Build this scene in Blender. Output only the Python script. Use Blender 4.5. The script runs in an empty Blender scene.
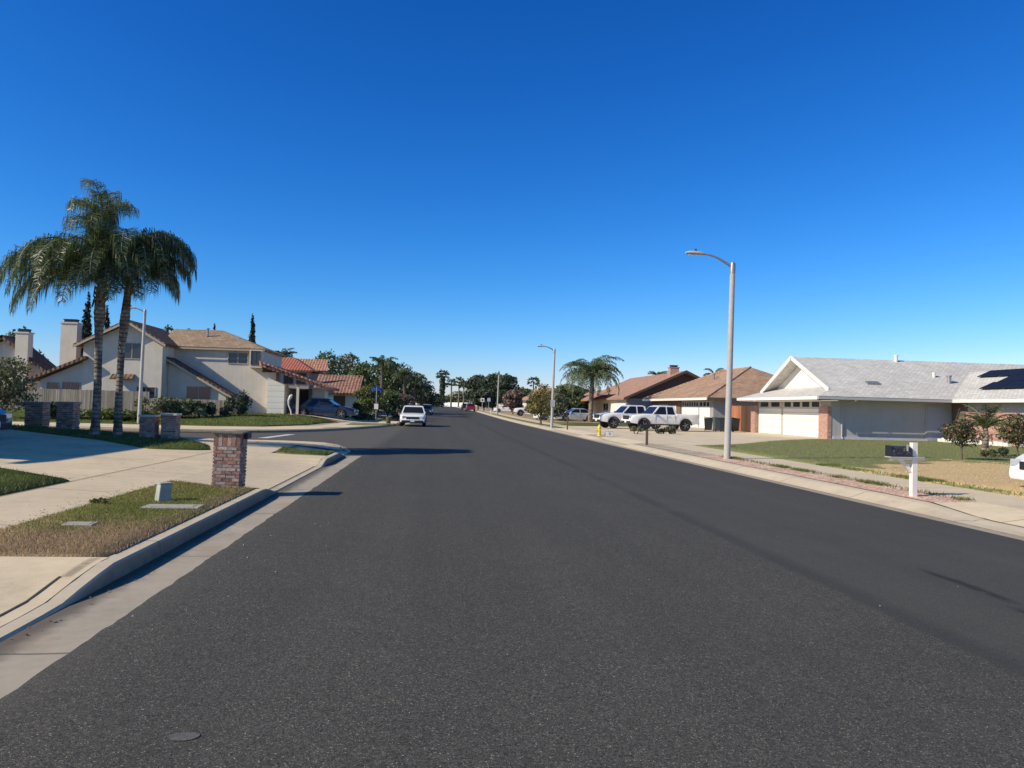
import bpy, bmesh, math, random
import numpy as np
from mathutils import Vector, Matrix
from mathutils.geometry import tessellate_polygon

random.seed(11); np.random.seed(11)
R = math.radians
scn = bpy.context.scene
COL = scn.collection

# ------------------------------------------------------------------ camera
F = 760.0; H = 1.6; ROLL = R(1.5); PITCH = R(1.730); YAW = R(5.590)
cp, sp, cy, sy = math.cos(PITCH), math.sin(PITCH), math.cos(YAW), math.sin(YAW)
FWD = Vector((sy*cp, cy*cp, sp)); RGT = Vector((cy, -sy, 0)); UPV = Vector((-sy*sp, -cy*sp, cp))
cr, sr = math.cos(ROLL), math.sin(ROLL)
RG2 = RGT*cr + UPV*sr; UP2 = UPV*cr - RGT*sr
camd = bpy.data.cameras.new('camera'); cam = bpy.data.objects.new('camera', camd); COL.objects.link(cam)
m = Matrix.Identity(4)
for i in range(3):
    m[i][0] = RG2[i]; m[i][1] = UP2[i]; m[i][2] = -FWD[i]
m[2][3] = H
cam.matrix_world = m
camd.sensor_width = 36; camd.lens = 36*F/1024; camd.clip_start = .05; camd.clip_end = 9000
scn.camera = cam
scn.render.resolution_x = 1024; scn.render.resolution_y = 768
scn.view_settings.view_transform = 'Standard'; scn.view_settings.look = 'None'; scn.view_settings.exposure = 0

# ------------------------------------------------------------------ light
SUN_EL = R(33.5); SUN_AZ = R(18.5)
tosun = Vector((-math.cos(SUN_AZ)*math.cos(SUN_EL), -math.sin(SUN_AZ)*math.cos(SUN_EL), math.sin(SUN_EL)))
sd = bpy.data.lights.new('sun', 'SUN'); sd.energy = 5.0; sd.angle = R(.5); sd.color = (1, .90, .735)
so = bpy.data.objects.new('sun', sd); COL.objects.link(so)
so.rotation_euler = (-tosun).to_track_quat('-Z', 'Y').to_euler(); so.location = (-30, -10, 40)
w = bpy.data.worlds.new('World'); scn.world = w; w.use_nodes = True
nt = w.node_tree; nt.nodes.clear()
sky = nt.nodes.new('ShaderNodeTexSky'); sky.sky_type = 'NISHITA'; sky.sun_disc = False
sky.sun_elevation = SUN_EL; sky.sun_rotation = math.atan2(tosun.x, tosun.y)
sky.altitude = 300; sky.air_density = 1.0; sky.dust_density = .25; sky.ozone_density = 3.0
hsv = nt.nodes.new('ShaderNodeHueSaturation'); hsv.inputs['Saturation'].default_value = 1.1
hsv.inputs['Hue'].default_value = .5
bg = nt.nodes.new('ShaderNodeBackground'); bg.inputs[1].default_value = .108
wo = nt.nodes.new('ShaderNodeOutputWorld')
tint = nt.nodes.new('ShaderNodeMix'); tint.data_type = 'RGBA'; tint.blend_type = 'MULTIPLY'; tint.inputs[0].default_value = 1
tint.inputs[7].default_value = (.38, .86, 1.34, 1)
nt.links.new(sky.outputs[0], hsv.inputs['Color']); nt.links.new(hsv.outputs[0], tint.inputs[6])
spl = nt.nodes.new('ShaderNodeSeparateColor'); gam = nt.nodes.new('ShaderNodeCombineColor'); nt.links.new(tint.outputs[2], spl.inputs[0])
for i, (ref, tgt, ex) in enumerate(((.147, .225, 2.1), (.49, .565, 1.34), (.87, .96, 1.10))):   # a clear dry sky: deep overhead, pale low down
    a = nt.nodes.new('ShaderNodeMath'); a.operation = 'DIVIDE'; a.inputs[1].default_value = ref/.108; nt.links.new(spl.outputs[i], a.inputs[0])
    b = nt.nodes.new('ShaderNodeMath'); b.operation = 'POWER'; b.inputs[1].default_value = ex; nt.links.new(a.outputs[0], b.inputs[0])
    c = nt.nodes.new('ShaderNodeMath'); c.operation = 'MULTIPLY'; c.inputs[1].default_value = tgt/.108; nt.links.new(b.outputs[0], c.inputs[0])
    e = nt.nodes.new('ShaderNodeMath'); e.operation = 'MINIMUM'; e.inputs[1].default_value = 1.3/.108; nt.links.new(c.outputs[0], e.inputs[0])
    nt.links.new(e.outputs[0], gam.inputs[i])
tc = nt.nodes.new('ShaderNodeTexCoord'); sz = nt.nodes.new('ShaderNodeSeparateXYZ'); nt.links.new(tc.outputs['Generated'], sz.inputs[0])
mr = nt.nodes.new('ShaderNodeMapRange'); mr.interpolation_type = 'SMOOTHSTEP'; mr.inputs[1].default_value = .45; mr.inputs[2].default_value = .85; nt.links.new(sz.outputs[2], mr.inputs[0])
zen = nt.nodes.new('ShaderNodeMix'); zen.data_type = 'RGBA'; zen.blend_type = 'MULTIPLY'; zen.inputs[7].default_value = (1.5, .82, .50, 1)
nt.links.new(mr.outputs[0], zen.inputs[0]); nt.links.new(gam.outputs[0], zen.inputs[6]); nt.links.new(zen.outputs[2], bg.inputs[0]); nt.links.new(bg.outputs[0], wo.inputs[0])

# ------------------------------------------------------------------ materials
class NT:
    def __init__(s, name):
        s.m = bpy.data.materials.new(name); s.m.use_nodes = True
        s.t = s.m.node_tree; s.b = s.t.nodes['Principled BSDF']; s.out = s.t.nodes['Material Output']
    def n(s, typ, **kw):
        x = s.t.nodes.new(typ)
        for k, v in kw.items(): setattr(x, k, v)
        return x
    def l(s, a, b): s.t.links.new(a, b)
    def coord(s, kind='Object'):
        return s.n('ShaderNodeTexCoord').outputs[kind]
    def noise(s, vec, scale, detail=4, rough=.6):
        x = s.n('ShaderNodeTexNoise'); x.inputs['Scale'].default_value = scale
        x.inputs['Detail'].default_value = detail; x.inputs['Roughness'].default_value = rough
        s.l(vec, x.inputs['Vector']); return x.outputs['Fac']
    def ramp(s, fac, stops):
        x = s.n('ShaderNodeValToRGB'); e = x.color_ramp.elements
        while len(e) < len(stops): e.new(.5)
        for el, (p, c) in zip(e, stops):
            el.position = p; el.color = (*c, 1) if len(c) == 3 else c
        s.l(fac, x.inputs[0]); return x.outputs[0]
    def math(s, op, a, b=None, c=None, clamp=False):
        x = s.n('ShaderNodeMath', operation=op, use_clamp=clamp)
        for i, v in enumerate((a, b, c)):
            if v is None: continue
            if isinstance(v, (int, float)): x.inputs[i].default_value = v
            else: s.l(v, x.inputs[i])
        return x.outputs[0]
    def mix(s, fac, a, b, mode='MIX'):
        x = s.n('ShaderNodeMix', data_type='RGBA', blend_type=mode)
        if isinstance(fac, (int, float)): x.inputs[0].default_value = fac
        else: s.l(fac, x.inputs[0])
        for i, v in ((6, a), (7, b)):
            if isinstance(v, tuple): x.inputs[i].default_value = (*v[:3], 1)
            else: s.l(v, x.inputs[i])
        return x.outputs[2]
    def sep(s, vec):
        x = s.n('ShaderNodeSeparateXYZ'); s.l(vec, x.inputs[0]); return x.outputs
    def smooth(s, v, a, b):
        x = s.n('ShaderNodeMapRange', interpolation_type='SMOOTHSTEP'); s.l(v, x.inputs[0])
        x.inputs[1].default_value = a; x.inputs[2].default_value = b; return x.outputs[0]
    def bump(s, h, strength, dist=.01):
        x = s.n('ShaderNodeBump'); x.inputs['Strength'].default_value = strength; x.inputs['Distance'].default_value = dist
        s.l(h, x.inputs['Height']); s.l(x.outputs[0], s.b.inputs['Normal'])
    def fin(s, col, rough=.8, spec=None, metal=None):
        if isinstance(col, tuple): s.b.inputs['Base Color'].default_value = (*col, 1)
        else: s.l(col, s.b.inputs['Base Color'])
        if isinstance(rough, (int, float)): s.b.inputs['Roughness'].default_value = rough
        else: s.l(rough, s.b.inputs['Roughness'])
        if spec is not None: s.b.inputs['Specular IOR Level'].default_value = spec
        if metal is not None: s.b.inputs['Metallic'].default_value = metal
        return s.m

def sc(c, k): return tuple(min(1, max(0, v*k)) for v in c)
def plain(name, col, rough=.7, var=.12, scale=6, bump=0, metal=None, spec=None, detail=5):
    t = NT(name); v = t.coord()
    f = t.noise(v, scale, detail)
    c = t.ramp(f, [(.3, sc(col, 1-var)), (.7, sc(col, 1+var))])
    if bump: t.bump(t.noise(v, scale*6, 3), bump)
    return t.fin(c, rough, spec, metal)

def gloss(name, col, rough=.25, metal=None, coat=0):
    t = NT(name); t.b.inputs['Coat Weight'].default_value = coat; t.b.inputs['Coat Roughness'].default_value = .06
    v = t.coord(); f = t.noise(v, 3, 3)
    return t.fin(t.ramp(f, [(.3, sc(col, .94)), (.7, sc(col, 1.04))]), rough, None, metal)

def asphalt_main():
    t = NT('asphalt'); v = t.coord(); xyz = t.sep(v)
    wob = t.math('MULTIPLY', t.math('SUBTRACT', t.noise(v, .5, 3), .5), .22)
    xs = t.math('ADD', xyz[0], t.math('ADD', wob, t.math('MULTIPLY', t.math('SUBTRACT', t.noise(v, 14, 2), .5), .05)))
    right = t.smooth(xs, 3.62, 3.72)
    # aggregate: stones of a few mm to a cm, some pale
    vo = t.n('ShaderNodeTexVoronoi'); vo.inputs['Scale'].default_value = 165; t.l(v, vo.inputs['Vector'])
    vc = t.sep(vo.outputs['Color'])
    st = t.ramp(vc[0], [(0, (.024, .0225, .0195)), (.35, (.054, .050, .043)), (.88, (.090, .084, .071)), (.97, (.13, .12, .10)), (1, (.30, .27, .22))])
    st = t.mix(t.math('MULTIPLY', right, .62), st, (.063, .0595, .0515))
    v2 = t.n('ShaderNodeTexVoronoi'); v2.inputs['Scale'].default_value = 60; t.l(v, v2.inputs['Vector'])
    c2 = t.ramp(t.sep(v2.outputs['Color'])[1], [(0, (.78,)*3), (.6, (1.0,)*3), (1, (1.16,)*3)])
    c2 = t.mix(t.math('MULTIPLY', right, .6), c2, (.97, .97, .97))
    big = t.noise(v, .35, 5, .65); mid = t.noise(v, 2.2, 4)
    mp = t.n('ShaderNodeMapping'); mp.inputs['Scale'].default_value = (1.3, .035, 1); t.l(v, mp.inputs['Vector'])
    lane = t.noise(mp.outputs[0], 1.0, 4)
    k = t.math('ADD', t.math('MULTIPLY', big, .55), t.math('ADD', t.math('MULTIPLY', mid, .25), t.math('MULTIPLY', lane, .75)))
    kc = t.ramp(k, [(.5, (.98, .99, .99)), (1.05, (1.34, 1.345, 1.31))])
    c = t.mix(1, t.mix(1, st, c2, 'MULTIPLY'), kc, 'MULTIPLY')
    # the two paving passes meet in a dark joint, crisp on its left side
    j = t.math('MULTIPLY', right, t.math('SUBTRACT', 1, t.smooth(xs, 3.78, 4.02)))
    jn = t.smooth(t.noise(v, .4, 4), .3, .5)
    c = t.mix(t.math('MULTIPLY', t.math('MULTIPLY', j, jn), .62), c, t.mix(1, c, (.62, .64, .67), 'MULTIPLY'))
    # dark streaks in the right lane
    for x0, ya, yb in ((5.12, 6.0, 7.75), (4.95, 5.2, 6.25)):
        sx = t.math('ADD', t.math('SUBTRACT', xyz[0], x0), t.math('MULTIPLY', t.math('SUBTRACT', t.noise(v, 1.1, 3), .5), .22))
        g = t.math('SUBTRACT', 1, t.smooth(t.math('ABSOLUTE', sx), .015, .10))
        yy = t.math('MULTIPLY', t.smooth(xyz[1], ya, ya+.5), t.math('SUBTRACT', 1, t.smooth(xyz[1], yb-.4, yb)))
        c = t.mix(t.math('MULTIPLY', t.math('MULTIPLY', g, yy), t.smooth(mid, .3, .45)), c, t.mix(1, c, (.45, .45, .47), 'MULTIPLY'))
    # gutter dust along the left edge
    e = t.math('SUBTRACT', 1, t.smooth(t.math('ADD', xyz[0], t.math('MULTIPLY', mid, .5)), -2.2, -1.55))
    c = t.mix(t.math('MULTIPLY', e, .35), c, (.17, .15, .12))
    t.bump(t.math('ADD', vo.outputs['Distance'], t.noise(v, 60, 2)), .5, .004)
    return t.fin(c, .9, .25)

def concrete(name, col, joint_y=0, joint_x=0, off=0, stain=.5, rust=0, jw=.012, face_shade=False, kerb_shade=False):
    t = NT(name); v = t.coord(); xyz = t.sep(v)
    f = t.noise(v, .9, 6, .7); f2 = t.noise(v, 7, 5); f3 = t.noise(v, 130, 2)
    k = t.math('ADD', t.math('MULTIPLY', f, stain), t.math('ADD', t.math('MULTIPLY', f2, .32), t.math('MULTIPLY', f3, .42)))
    s = (stain+.74)/2
    c = t.ramp(k, [(s-.27, sc(col, .58)), (s-.05, sc(col, .91)), (s+.2, sc(col, 1.12))])
    if rust:
        r = t.smooth(t.noise(v, 1.6, 4), .52, .72)
        c = t.mix(t.math('MULTIPLY', r, rust), c, (.33, .22, .13))
    d = t.smooth(t.noise(v, 2.7, 6, .75), .62, .78)
    c = t.mix(t.math('MULTIPLY', d, .5), c, sc(col, .45))
    for ax, sp_ in ((1, joint_y), (0, joint_x)):
        if sp_:
            p = t.math('PINGPONG', t.math('ADD', xyz[ax], off), sp_/2)
            ln = t.math('SUBTRACT', 1, t.smooth(p, jw*.6, jw*1.8))
            c = t.mix(t.math('MULTIPLY', ln, .75), c, sc(col, .22))
    if kerb_shade:                                                       # the kerb's shadow, put into the gutter colour
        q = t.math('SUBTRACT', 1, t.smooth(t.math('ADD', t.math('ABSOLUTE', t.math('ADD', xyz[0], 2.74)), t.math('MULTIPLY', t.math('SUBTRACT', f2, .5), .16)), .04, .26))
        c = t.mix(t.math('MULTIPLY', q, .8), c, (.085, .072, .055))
    if face_shade:                                                      # shade on the upright face, put into the colour
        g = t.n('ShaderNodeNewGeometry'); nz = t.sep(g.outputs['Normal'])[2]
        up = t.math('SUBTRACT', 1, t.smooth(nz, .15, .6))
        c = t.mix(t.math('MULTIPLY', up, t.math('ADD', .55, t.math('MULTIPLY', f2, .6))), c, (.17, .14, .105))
    t.bump(t.math('ADD', t.math('MULTIPLY', f3, .5), f2), .3, .006)
    return t.fin(c, .88, .3)

def stucco(name, col, var=.08):
    t = NT(name); v = t.coord()
    c = t.ramp(t.noise(v, 1.2, 6), [(.3, sc(col, 1-var)), (.7, sc(col, 1+var))])
    mp = t.n('ShaderNodeMapping'); mp.inputs['Scale'].default_value = (5, 5, .35); t.l(v, mp.inputs['Vector'])
    c = t.mix(1, c, t.ramp(t.noise(mp.outputs[0], 1, 4, .7), [(.3, (.95, .945, .935)), (.6, (1.02, 1.02, 1.02))]), 'MULTIPLY')   # rain streaks
    t.bump(t.noise(v, 45, 3), .35, .02)
    return t.fin(c, .9, .2)

def siding(name, col, pitch=.2):
    t = NT(name); uv = t.sep(t.coord('UV')); v = t.coord()
    p = t.math('FRACT', t.math('DIVIDE', uv[1], pitch))
    c = t.ramp(p, [(0, sc(col, .45)), (.1, sc(col, .97)), (1, sc(col, 1.03))])
    c = t.mix(1, c, t.ramp(t.noise(v, 2, 4), [(.3, (.93,)*3), (.7, (1, 1, 1))]), 'MULTIPLY')
    return t.fin(c, .7)

def brick(name, a, b, mortar, bw=.21, bh=.075, ms=.012):
    t = NT(name); uv = t.coord('UV')
    x = t.n('ShaderNodeTexBrick'); t.l(uv, x.inputs['Vector'])
    x.inputs['Scale'].default_value = 1; x.inputs['Brick Width'].default_value = bw; x.inputs['Row Height'].default_value = bh
    x.inputs['Mortar Size'].default_value = ms; x.inputs['Bias'].default_value = 0
    x.inputs['Color1'].default_value = (*a, 1); x.inputs['Color2'].default_value = (*b, 1); x.inputs['Mortar'].default_value = (*mortar, 1)
    n = t.noise(t.coord(), 9, 5)
    c = t.mix(1, x.outputs[0], t.ramp(n, [(.3, (.7,)*3), (.7, (1.15,)*3)]), 'MULTIPLY')
    t.bump(t.math('SUBTRACT', 1, x.outputs['Fac']), .6, .012)
    return t.fin(c, .9, .2)

def shingle(name, a, b, w=.32, h=.17, dark=.5, var=.3):
    t = NT(name); uv = t.coord('UV'); v = t.coord()
    x = t.n('ShaderNodeTexBrick'); t.l(uv, x.inputs['Vector']); x.offset = .5
    x.inputs['Scale'].default_value = 1; x.inputs['Brick Width'].default_value = w; x.inputs['Row Height'].default_value = h
    x.inputs['Mortar Size'].default_value = .014; x.inputs['Mortar Smooth'].default_value = .4
    x.inputs['Color1'].default_value = (*a, 1); x.inputs['Color2'].default_value = (*b, 1)
    x.inputs['Mortar'].default_value = (*sc(a, dark), 1)
    n = t.noise(v, .8, 6, .7); n2 = t.noise(v, 14, 3)
    c = t.mix(1, x.outputs[0], t.ramp(n, [(.3, (1-var,)*3), (.7, (1+var*.4,)*3)]), 'MULTIPLY')
    c = t.mix(1, c, t.ramp(n2, [(.3, (.82,)*3), (.7, (1.1,)*3)]), 'MULTIPLY')
    p = t.math('FRACT', t.math('DIVIDE', t.sep(uv)[1], h))
    t.bump(t.math('ADD', t.math('SUBTRACT', 1, p), t.math('MULTIPLY', x.outputs['Fac'], -.5)), .7, .025)
    return t.fin(c, .9, .2)

def barrel(name, a, b, w=.3, h=.38):
    """curved clay tiles: round along u, lapped along v"""
    t = NT(name); uv = t.sep(t.coord('UV')); v = t.coord()
    pu = t.math('PINGPONG', uv[0], w/2); pu = t.math('DIVIDE', pu, w/2)
    pv = t.math('FRACT', t.math('DIVIDE', uv[1], h))
    n = t.noise(v, 5, 4)
    c = t.mix(t.smooth(n, .35, .65), a, b)
    c = t.mix(1, c, t.ramp(pu, [(0, (.45,)*3), (.4, (1, 1, 1)), (1, (1.15,)*3)]), 'MULTIPLY')
    c = t.mix(1, c, t.ramp(pv, [(0, (.45,)*3), (.12, (1, 1, 1)), (1, (1.05,)*3)]), 'MULTIPLY')
    t.bump(t.math('ADD', t.math('SQRT', pu), t.math('MULTIPLY', pv, -.4)), .9, .05)
    return t.fin(c, .85, .25)

def boards(name, col, w=.14, var=.35):
    t = NT(name); uv = t.coord('UV'); s = t.sep(uv)
    idx = t.math('FLOOR', t.math('DIVIDE', s[0], w))
    wn = t.n('ShaderNodeTexWhiteNoise', noise_dimensions='1D'); t.l(idx, wn.inputs['W'])
    p = t.math('FRACT', t.math('DIVIDE', s[0], w))
    mp = t.n('ShaderNodeMapping'); mp.inputs['Scale'].default_value = (20, 20, 1.3); t.l(t.coord(), mp.inputs['Vector'])
    g = t.noise(mp.outputs[0], 1, 4)
    c = t.mix(1, col, t.ramp(wn.outputs[0], [(0, (1-var,)*3), (1, (1+var*.5,)*3)]), 'MULTIPLY')
    c = t.mix(1, c, t.ramp(g, [(.3, (.75,)*3), (.7, (1.1,)*3)]), 'MULTIPLY')
    c = t.mix(1, c, t.ramp(p, [(0, (.2,)*3), (.07, (1, 1, 1)), (.94, (1, 1, 1)), (1, (.2,)*3)]), 'MULTIPLY')
    return t.fin(c, .85, .2)

def leaves(name, a, b, c3=None, trans=.25, clump=1.2, rough=.55):
    t = NT(name); v = t.coord(); g = t.n('ShaderNodeNewGeometry')
    r = g.outputs['Random Per Island']
    stops = [(0, sc(a, .7)), (.5, a), (1, b)] if c3 is None else [(0, a), (.72, b), (.9, c3), (1, sc(c3, 1.15))]
    c = t.ramp(r, stops)
    n = t.noise(v, clump, 3)
    c = t.mix(1, c, t.ramp(n, [(.32, (.5,)*3), (.68, (1.25,)*3)]), 'MULTIPLY')
    t.fin(c, rough, .35)
    if trans:
        tr = t.n('ShaderNodeBsdfTranslucent'); t.l(t.mix(1, c, (1.3, 1.35, .5), 'MULTIPLY'), tr.inputs[0])
        ms = t.n('ShaderNodeMixShader'); ms.inputs[0].default_value = trans
        t.l(t.b.outputs[0], ms.inputs[1]); t.l(tr.outputs[0], ms.inputs[2]); t.l(ms.outputs[0], t.out.inputs[0])
    return t.m

def lawn_mat(name, green, dry, bias=0.0, maskfn=None, soil=None):
    t = NT(name); v = t.coord(); xyz = t.sep(v)
    n = t.noise(v, .9, 6, .7); n2 = t.noise(v, 14, 4)
    k = t.math('ADD', n, t.math('MULTIPLY', t.math('SUBTRACT', n2, .5), .35))
    if maskfn: k = t.math('ADD', k, maskfn(t, xyz))
    f = t.smooth(k, .38+bias, .72+bias)
    c = t.mix(f, green, dry)
    c = t.mix(1, c, t.ramp(t.noise(v, 60, 3), [(.3, (.55,)*3), (.7, (1.25,)*3)]), 'MULTIPLY')
    if soil:
        s = t.smooth(t.noise(v, .7, 6, .7), .55, .7)
        c = t.mix(t.math('MULTIPLY', s, t.smooth(k, .5, .8)), c, soil)
    t.bump(t.noise(v, 50, 3), .8, .03)
    return t.fin(c, .95, .1)

def gravel(name, stops, scale=38):
    t = NT(name); v = t.coord()
    vo = t.n('ShaderNodeTexVoronoi'); vo.inputs['Scale'].default_value = scale; t.l(v, vo.inputs['Vector'])
    c = t.ramp(t.sep(vo.outputs['Color'])[0], stops)
    c = t.mix(1, c, t.ramp(t.noise(v, 1.5, 5), [(.3, (.75,)*3), (.7, (1.15,)*3)]), 'MULTIPLY')
    c = t.mix(1, c, t.ramp(vo.outputs['Distance'], [(0, (1.1,)*3), (.7, (.6,)*3)]), 'MULTIPLY')
    t.bump(vo.outputs['Distance'], .45, -.01)
    return t.fin(c, .9, .2)

def dry_left(t, xyz):   # the near end of the verge and a seam along the kerb are dried out
    a = t.math('MULTIPLY', t.math('SUBTRACT', 1, t.smooth(xyz[1], 7.4, 9.7)), .42)
    b = t.math('MULTIPLY', t.smooth(xyz[0], -3.5, -2.9), .16)
    return t.math('SUBTRACT', t.math('ADD', a, b), .06)
def dry_right(t, xyz):  # the front right of the yard is straw-coloured, with ragged green left in it
    lim = t.math('MINIMUM', t.math('ADD', 20.3, t.math('MULTIPLY', t.math('SUBTRACT', xyz[0], 11), .86)), 25.2)
    d = t.math('SUBTRACT', xyz[1], lim)
    d = t.math('ADD', d, t.math('MULTIPLY', t.math('SUBTRACT', t.noise(t.coord(), .5, 5), .5), 8))
    d = t.math('ADD', d, 1.5)
    a = t.math('SUBTRACT', 1, t.smooth(d, -.5, .9))
    e = t.math('MULTIPLY', t.math('SUBTRACT', 1, t.smooth(t.math('ADD', xyz[0], t.math('MULTIPLY', t.noise(t.coord(), .6, 4), 1.6)), 11.9, 12.6)), t.smooth(t.noise(t.coord(), .35, 3), .42, .55))
    return t.math('SUBTRACT', t.math('MULTIPLY', t.math('SUBTRACT', a, t.math('MULTIPLY', e, .75)), .62), .22)

def attr_mat(name, rough=.9, bump=.5):
    t = NT(name); a = t.n('ShaderNodeAttribute', attribute_name='Col'); v = t.coord()
    c = t.mix(1, a.outputs['Color'], t.ramp(t.noise(v, 18, 5, .7), [(.3, (.62,)*3), (.55, (1, 1, 1)), (.75, (1.35,)*3)]), 'MULTIPLY')
    w_ = t.smooth(t.noise(v, 11, 6, .75), .56, .68)
    c = t.mix(t.math('MULTIPLY', w_, .55), c, (.58, .5, .45))
    t.bump(t.noise(v, 60, 4), bump, .008)
    return t.fin(c, rough, .2)

def palm_bark():
    t = NT('palm_bark'); v = t.coord(); xyz = t.sep(v)
    wob = t.math('ADD', xyz[2], t.math('MULTIPLY', t.noise(v, 4, 3), .06))
    ring = t.smooth(t.math('PINGPONG', wob, .065), .0, .03)
    c = t.ramp(t.noise(v, 3.2, 6, .75), [(.3, (.07, .055, .042)), (.48, (.20, .165, .125)), (.66, (.46, .40, .32))])
    c = t.mix(1, c, t.ramp(ring, [(0, (.45,)*3), (1, (1, 1, 1))]), 'MULTIPLY')
    t.bump(t.math('ADD', ring, t.noise(v, 30, 3)), .8, .02)
    return t.fin(c, .9, .2)
M = {}
M['asphalt'] = asphalt_main()
M['walk'] = concrete('sidewalk_concrete', (.70, .57, .38), joint_y=3.05, off=.4, stain=.45)
M['drive'] = concrete('driveway_concrete', (.71, .575, .38), joint_y=4.6, joint_x=4.4, off=1.3, stain=.75)
M['apron'] = concrete('apron_concrete', (.71, .58, .385), joint_y=.3, stain=.35, jw=.006)
M['driveR'] = concrete('pale_driveway_concrete', (.72, .59, .40), joint_y=3.6, joint_x=4, stain=.6)
M['kerb'] = concrete('kerb_concrete', (.60, .505, .36), joint_y=3.05, off=1.1, stain=.6, face_shade=True)
M['gutter'] = concrete('gutter_concrete', (.42, .36, .275), joint_y=3.05, off=1.1, stain=.7, rust=.4, kerb_shade=True)
M['pad'] = concrete('cover_concrete', (.44, .41, .35), stain=.6)
M['lawn1'] = lawn_mat('verge_turf', (.195, .20, .05), (.40, .285, .16), maskfn=dry_left, bias=.02)
M['lawn'] = lawn_mat('turf', (.115, .145, .035), (.24, .21, .085), bias=.08)
M['lawnR'] = lawn_mat('yard_turf', (.25, .26, .105), (.74, .54, .27), maskfn=dry_right, soil=(.6, .40, .28), bias=.02)
M['dirt'] = lawn_mat('dry_ground', (.34, .28, .16), (.54, .43, .27), bias=-.05)
M['cover'] = lawn_mat('ground_cover_soil', (.06, .08, .025), (.2, .18, .08), bias=.1)
M['pink'] = gravel('pink_gravel', [(0, (.58, .30, .19)), (.35, (.92, .54, .37)), (.75, (.96, .68, .50)), (1, (.97, .82, .66))], 22)
M['tan'] = gravel('tan_gravel', [(0, (.44, .34, .22)), (.5, (.64, .52, .35)), (1, (.78, .67, .5))], 24)
M['brickcol'] = attr_mat('tumbled_brick')
M['brickR'] = brick('red_brick', (.42, .16, .10), (.55, .28, .2), (.5, .42, .36))
M['brickD'] = brick('dark_brick', (.17, .10, .085), (.26, .17, .15), (.22, .19, .17))
M['cream'] = stucco('cream_stucco', (.66, .585, .475))
M['bluegrey'] = stucco('blue_grey_stucco', (.44, .43, .41), .05)
M['white'] = plain('white_paint', (.80, .76, .68), .6, .04)
M['offwhite'] = plain('warm_white_paint', (.72, .66, .54), .65, .06)
M['whitesiding'] = siding('white_siding', (.86, .80, .66), .42)
M['doorwhite'] = siding('garage_door_white', (.82, .78, .69), .52)
M['beigetrim'] = plain('beige_trim', (.46, .38, .28), .7, .08)
M['greyframe'] = plain('grey_trim', (.45, .44, .42), .6, .06)
M['browntrim'] = plain('brown_trim', (.10, .065, .045), .7, .15)
M['darkwall'] = stucco('brown_stucco', (.17, .12, .10))
M['greywall'] = stucco('grey_stucco', (.30, .29, .28))
M['glass'] = gloss('window_glass', (.035, .045, .06), .08)
M['paleglass'] = gloss('curtained_glass', (.12, .13, .14), .15)
M['carglass'] = gloss('car_glass', (.015, .018, .022), .05)
M['shingleG'] = shingle('pale_grey_shingle', (.64, .605, .545), (.80, .76, .69), dark=.6, var=.14)
M['shingleB'] = shingle('brown_shingle', (.46, .28, .175), (.62, .41, .27), dark=.5, var=.3)
M['shingleT'] = shingle('tan_tile', (.33, .23, .145), (.45, .33, .215), w=.33, h=.36, dark=.55, var=.22)
M['tileD'] = barrel('dark_brown_tile', (.11, .065, .045), (.25, .155, .105))
M['tileR'] = barrel('red_clay_tile', (.36, .10, .065), (.50, .19, .12))
M['tileO'] = barrel('mixed_clay_tile', (.33, .12, .08), (.56, .33, .22))
M['tileM'] = barrel('muted_clay_tile', (.23, .095, .065), (.42, .25, .17))
M['shingleO'] = shingle('faded_red_shingle', (.46, .26, .175), (.60, .37, .26), dark=.5, var=.25)
M['woodgrey'] = boards('weathered_fence', (.42, .36, .28))
M['woodred'] = boards('stained_fence', (.50, .20, .10), .16, .3)
M['wooddark'] = boards('dark_fence', (.13, .068, .042), .16, .3)
M['wood'] = plain('brown_wood', (.13, .08, .05), .8, .25, 12)
M['lampconc'] = plain('spun_concrete', (.44, .42, .38), .75, .1, 9, .2)
M['metal'] = plain('grey_metal', (.33, .34, .36), .45, .08, 8, 0, .5)
M['black'] = plain('black_plastic', (.018, .018, .02), .55, .2)
M['rubber'] = plain('tyre_rubber', (.022, .022, .023), .85, .2, 15)
M['solar'] = plain('solar_cells', (.012, .015, .024), .5, .1, 4, 0, None, .2)
M['alloy'] = gloss('wheel_alloy', (.38, .38, .40), .35, .7)
M['darkalloy'] = gloss('dark_wheel', (.20, .20, .20), .4, .5)
M['lens'] = gloss('headlight_lens', (.55, .58, .62), .1, .3)
M['redlens'] = gloss('tail_lens', (.35, .015, .012), .2)
M['plate'] = plain('number_plate', (.7, .7, .68), .5, .05)
for k, c in dict(cwhite=(.88, .86, .80), csilver=(.62, .625, .62), cblue=(.012, .022, .06), cdark=(.02, .023, .03), cred=(.20, .018, .02), cpink=(.55, .40, .36)).items():
    M[k] = gloss('paint_'+k, c, .28, .0 if k != 'csilver' else .4, .7)
M['yellow'] = plain('yellow_paint', (.72, .56, .06), .5, .1)
M['green'] = plain('teal_bin', (.03, .12, .10), .6, .1)
M['greenbox'] = plain('grey_green_box', (.36, .375, .325), .75, .18, 9, .3)
M['blue'] = plain('blue_sign', (.02, .09, .32), .5, .1)
M['olive'] = plain('olive_drab', (.085, .075, .04), .8, .2)
M['trunkpalm'] = palm_bark()
M['bark'] = plain('bark', (.13, .10, .075), .9, .3, 8, .8)
M['frond'] = leaves('palm_leaflets', (.10, .135, .06), (.30, .33, .18), trans=.32, clump=.8, rough=.36)
M['frondfar'] = leaves('far_palm_leaflets', (.08, .115, .06), (.19, .22, .12), trans=.2)
M['frondrib'] = plain('frond_rib', (.16, .17, .06), .6, .2)
M['deadfrond'] = plain('dead_frond', (.23, .17, .10), .9, .3)
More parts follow.
